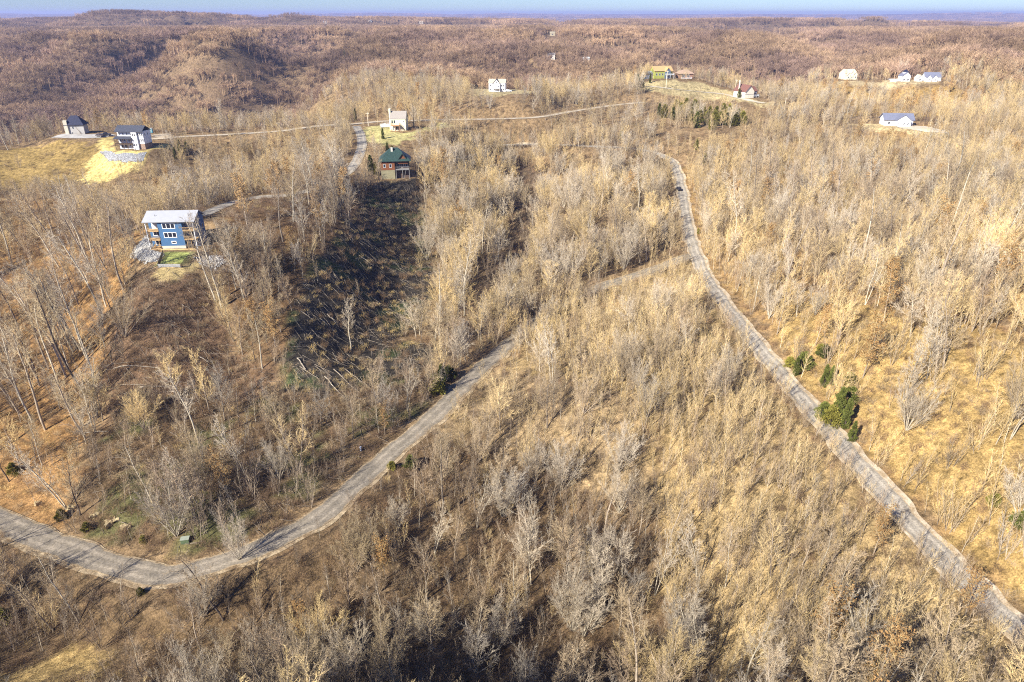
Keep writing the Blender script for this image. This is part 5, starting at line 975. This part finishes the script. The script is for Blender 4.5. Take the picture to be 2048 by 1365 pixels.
for i, (a, b, hh) in chosen.items():
    kd, v, x, y, z, rz, s, lx, ly = plants[i]; szw = 'big' if hh > HT[kd] * 1.08 else ('slight' if hh < HT[kd] * .85 else '')
    tone = {'tall': ['grey', 'pale', 'grey', 'dark', 'pale'], 'mid': ['grey', 'pale', 'tan', 'dark', 'tan', 'pale', 'brown', 'dark brown'], 'spread': ['pale', 'grey', 'tan', 'pale'], 'round': ['grey', 'tan', 'pale', 'grey', 'dark', 'brown', 'dark brown', 'grey'], 'leafy': ['', '']}[kd][v]
    nm = {'tall': 'high crowned bare tree', 'mid': 'forked bare tree' if v in (4, 5) else 'bare tree', 'spread': 'fan shaped bare tree', 'round': 'round crowned bare tree', 'leafy': 'orange leaved tree'}[kd]
    items.append((stand('bare_tree' if kd != 'leafy' else 'leafy_tree', kd, v, x, y, z, rz, s, lx, ly, 'tree', 'bare winter trees'), ' '.join(w for w in (szw, tone, nm) if w), a, b - hh * 3))
for a, b, hh, yl in CED:
    q = at(a, b); small = hh < 5.3 and b > 600; kd = 'bush' if small else 'cedar'; v = (yl if small else (1 if yl else int(rng.choice([0, 2, 3]))))
    s = hh / HT[kd]; wd = 1.5 if (1315 < a < 1495 and 200 < b < 270) else 1.0; o = stand('cedar_bush' if small else 'cedar_tree', kd, v, q[0], q[1], float(H(q[0], q[1])) - .2, rng.uniform(0, 6.28), s * wd, 0, 0, 'bush' if small else 'tree', 'evergreen cedars', 1 / wd)
    items.append((o, ('yellowish ' if yl else 'dark green ') + ('cedar bush' if small else ('tall cedar' if hh > 8 else 'cedar')), a, b))
label_all(items)
# ------------------------------------------------------------------ everything else that grows: one object of stuff per kind, instances on points
def instancer(name, label, meshes, P_, var, rot, scl):
    col = bpy.data.collections.new(name + '_kinds')
    for i, me_ in enumerate(meshes): o = bpy.data.objects.new('%s_kind_%02d' % (name, i), me_); col.objects.link(o)
    me_ = bpy.data.meshes.new(name); me_.vertices.add(len(P_)); me_.vertices.foreach_set('co', np.asarray(P_, np.float32).ravel())
    for an, ty, dat in (('variant', 'INT', np.asarray(var, np.int32)), ('turn', 'FLOAT_VECTOR', np.asarray(rot, np.float32)), ('size', 'FLOAT', np.asarray(scl, np.float32))):
        at_ = me_.attributes.new(an, ty, 'POINT'); at_.data.foreach_set('vector' if ty == 'FLOAT_VECTOR' else 'value', dat.ravel())
    me_.update(); ob = bpy.data.objects.new(name, me_); C.objects.link(ob); ng = bpy.data.node_groups.new(name, 'GeometryNodeTree')
    ng.interface.new_socket('Geometry', in_out='INPUT', socket_type='NodeSocketGeometry'); ng.interface.new_socket('Geometry', in_out='OUTPUT', socket_type='NodeSocketGeometry')
    N = ng.nodes; L_ = ng.links; gi = N.new('NodeGroupInput'); go = N.new('NodeGroupOutput'); ip = N.new('GeometryNodeInstanceOnPoints'); ci = N.new('GeometryNodeCollectionInfo')
    ci.inputs['Collection'].default_value = col; ci.inputs['Separate Children'].default_value = True; ci.inputs['Reset Children'].default_value = True; ip.inputs['Pick Instance'].default_value = True
    def na(n_, t_): a = N.new('GeometryNodeInputNamedAttribute'); a.data_type = t_; a.inputs['Name'].default_value = n_; return a.outputs['Attribute']
    m2p = N.new('GeometryNodeMeshToPoints'); L_.new(gi.outputs[0], m2p.inputs['Mesh']); L_.new(m2p.outputs[0], ip.inputs['Points']); L_.new(ci.outputs[0], ip.inputs['Instance']); L_.new(na('variant', 'INT'), ip.inputs['Instance Index'])
    L_.new(na('turn', 'FLOAT_VECTOR'), ip.inputs['Rotation']); L_.new(na('size', 'FLOAT'), ip.inputs['Scale']); L_.new(ip.outputs[0], go.inputs[0])
    md = ob.modifiers.new('growth', 'NODES'); md.node_group = ng; set_props(ob, label, kind='stuff'); return ob
def rest(name, label, kinds):
    ms = []; off = {}
    for k in kinds: off[k] = len(ms); ms += [p[2] for p in PROTO[k]]
    sel = [t for i, t in enumerate(plants) if t[0] in kinds and i not in chosen]
    rot = [tuple((Matrix.Rotation(t[7], 3, 'Y') @ Matrix.Rotation(-t[8], 3, 'X') @ Matrix.Rotation(t[5], 3, 'Z')).to_euler()) for t in sel]
    print(name, len(sel)); instancer(name, label, ms, [(t[2], t[3], t[4]) for t in sel], [off[t[0]] + t[1] for t in sel], rot, [t[6] for t in sel])
rest('woods', 'bare winter woods covering the hills around the roads', ('tall', 'mid', 'round', 'spread', 'leafy'))
rest('thicket', 'dense young growth of thin bare saplings', ('sapling',))
rest('undergrowth', 'low tangled brush and dry stems on the forest floor', ('brush',))
rest('dry_grass', 'tufts of dry grass and sedge', ('sedge',))
def far_woods(r0, r1, step, meshes, sc):
    xs = np.arange(-r1, r1, step); ys = np.arange(0, r1, step); A, B = np.meshgrid(xs, ys, indexing='ij'); A = (A + rng.uniform(0, step, A.shape)).ravel(); B = (B + rng.uniform(0, step, B.shape)).ravel()
    r = np.hypot(A, B); m = (r >= r0) & (r < r1) & (np.abs(A) < .82 * B + 60); A, B = A[m], B[m]; Zz = H(A, B)
    return A, B, Zz
FP_ = []
A, B, Zz = far_woods(730, 1700, 15, PATCH, 1); keep = np.ones(len(A), bool)
a_, b_, d_ = proj(np.stack([A, B, Zz + 8], 1))
for (x0, y0, x1, y1, p), bd in zip(BOX, BD):
    if bd > 700: keep &= ~((a_ > x0 - 6) & (a_ < x1 + 6) & (b_ > y0 - 4) & (b_ < y1 + 8) & (d_ < bd + 20))
A, B, Zz = A[keep], B[keep], Zz[keep]; n = len(A); print('far', n)
A2, B2, Z2 = far_woods(1700, 5200, 40, PATCH2, 1); A3, B3, Z3 = far_woods(5200, 9500, 78, PATCH2, 1); A4, B4, Z4 = far_woods(9500, 16500, 170, PATCH2, 1); A2, B2, Z2 = np.concatenate([A2, A3, A4]), np.concatenate([B2, B3, B4]), np.concatenate([Z2, Z3, Z4]); n2 = len(A2); print('farther', n2)
instancer('distant_woods', 'far off bare woods on the rolling hills', PATCH + PATCH2, np.stack([np.concatenate([A, A2]), np.concatenate([B, B2]), np.concatenate([Zz, Z2])], 1),
          np.concatenate([rng.integers(0, 4, n), rng.integers(4, 7, n2)]), np.stack([np.zeros(n + n2), np.zeros(n + n2), rng.uniform(0, 6.28, n + n2)], 1), np.concatenate([rng.uniform(.8, 1.25, n), rng.uniform(.85, 1.3, n2) * np.where(np.hypot(A2, B2) > 9500, 2.0, 1.0)]))

# ------------------------------------------------------------------ the air
def haze():
    x0, x1, y0, y1, z0, z1 = -20000, 20000, -1500, 22500, float(GZ.min()) - 5, max(float(GZ.max()) + 40, 125.0)
    hb = MB().box(x0, x1, y0, y1, z0, z1).build('haze', None); m = bpy.data.materials.new('haze_air'); m.use_nodes = True; t = m.node_tree; t.nodes.remove(t.nodes['Principled BSDF'])
    v = t.nodes.new('ShaderNodeVolumePrincipled'); v.inputs['Color'].default_value = (.50, .56, 1.0, 1); v.inputs['Density'].default_value = HAZE; v.inputs['Anisotropy'].default_value = .1
    t.links.new(v.outputs[0], t.nodes['Material Output'].inputs['Volume']); hb.data.materials.clear(); hb.data.materials.append(m); set_props(hb, 'thin blue air over the far hills', kind='stuff')
HAZE = 8.5e-5
haze()
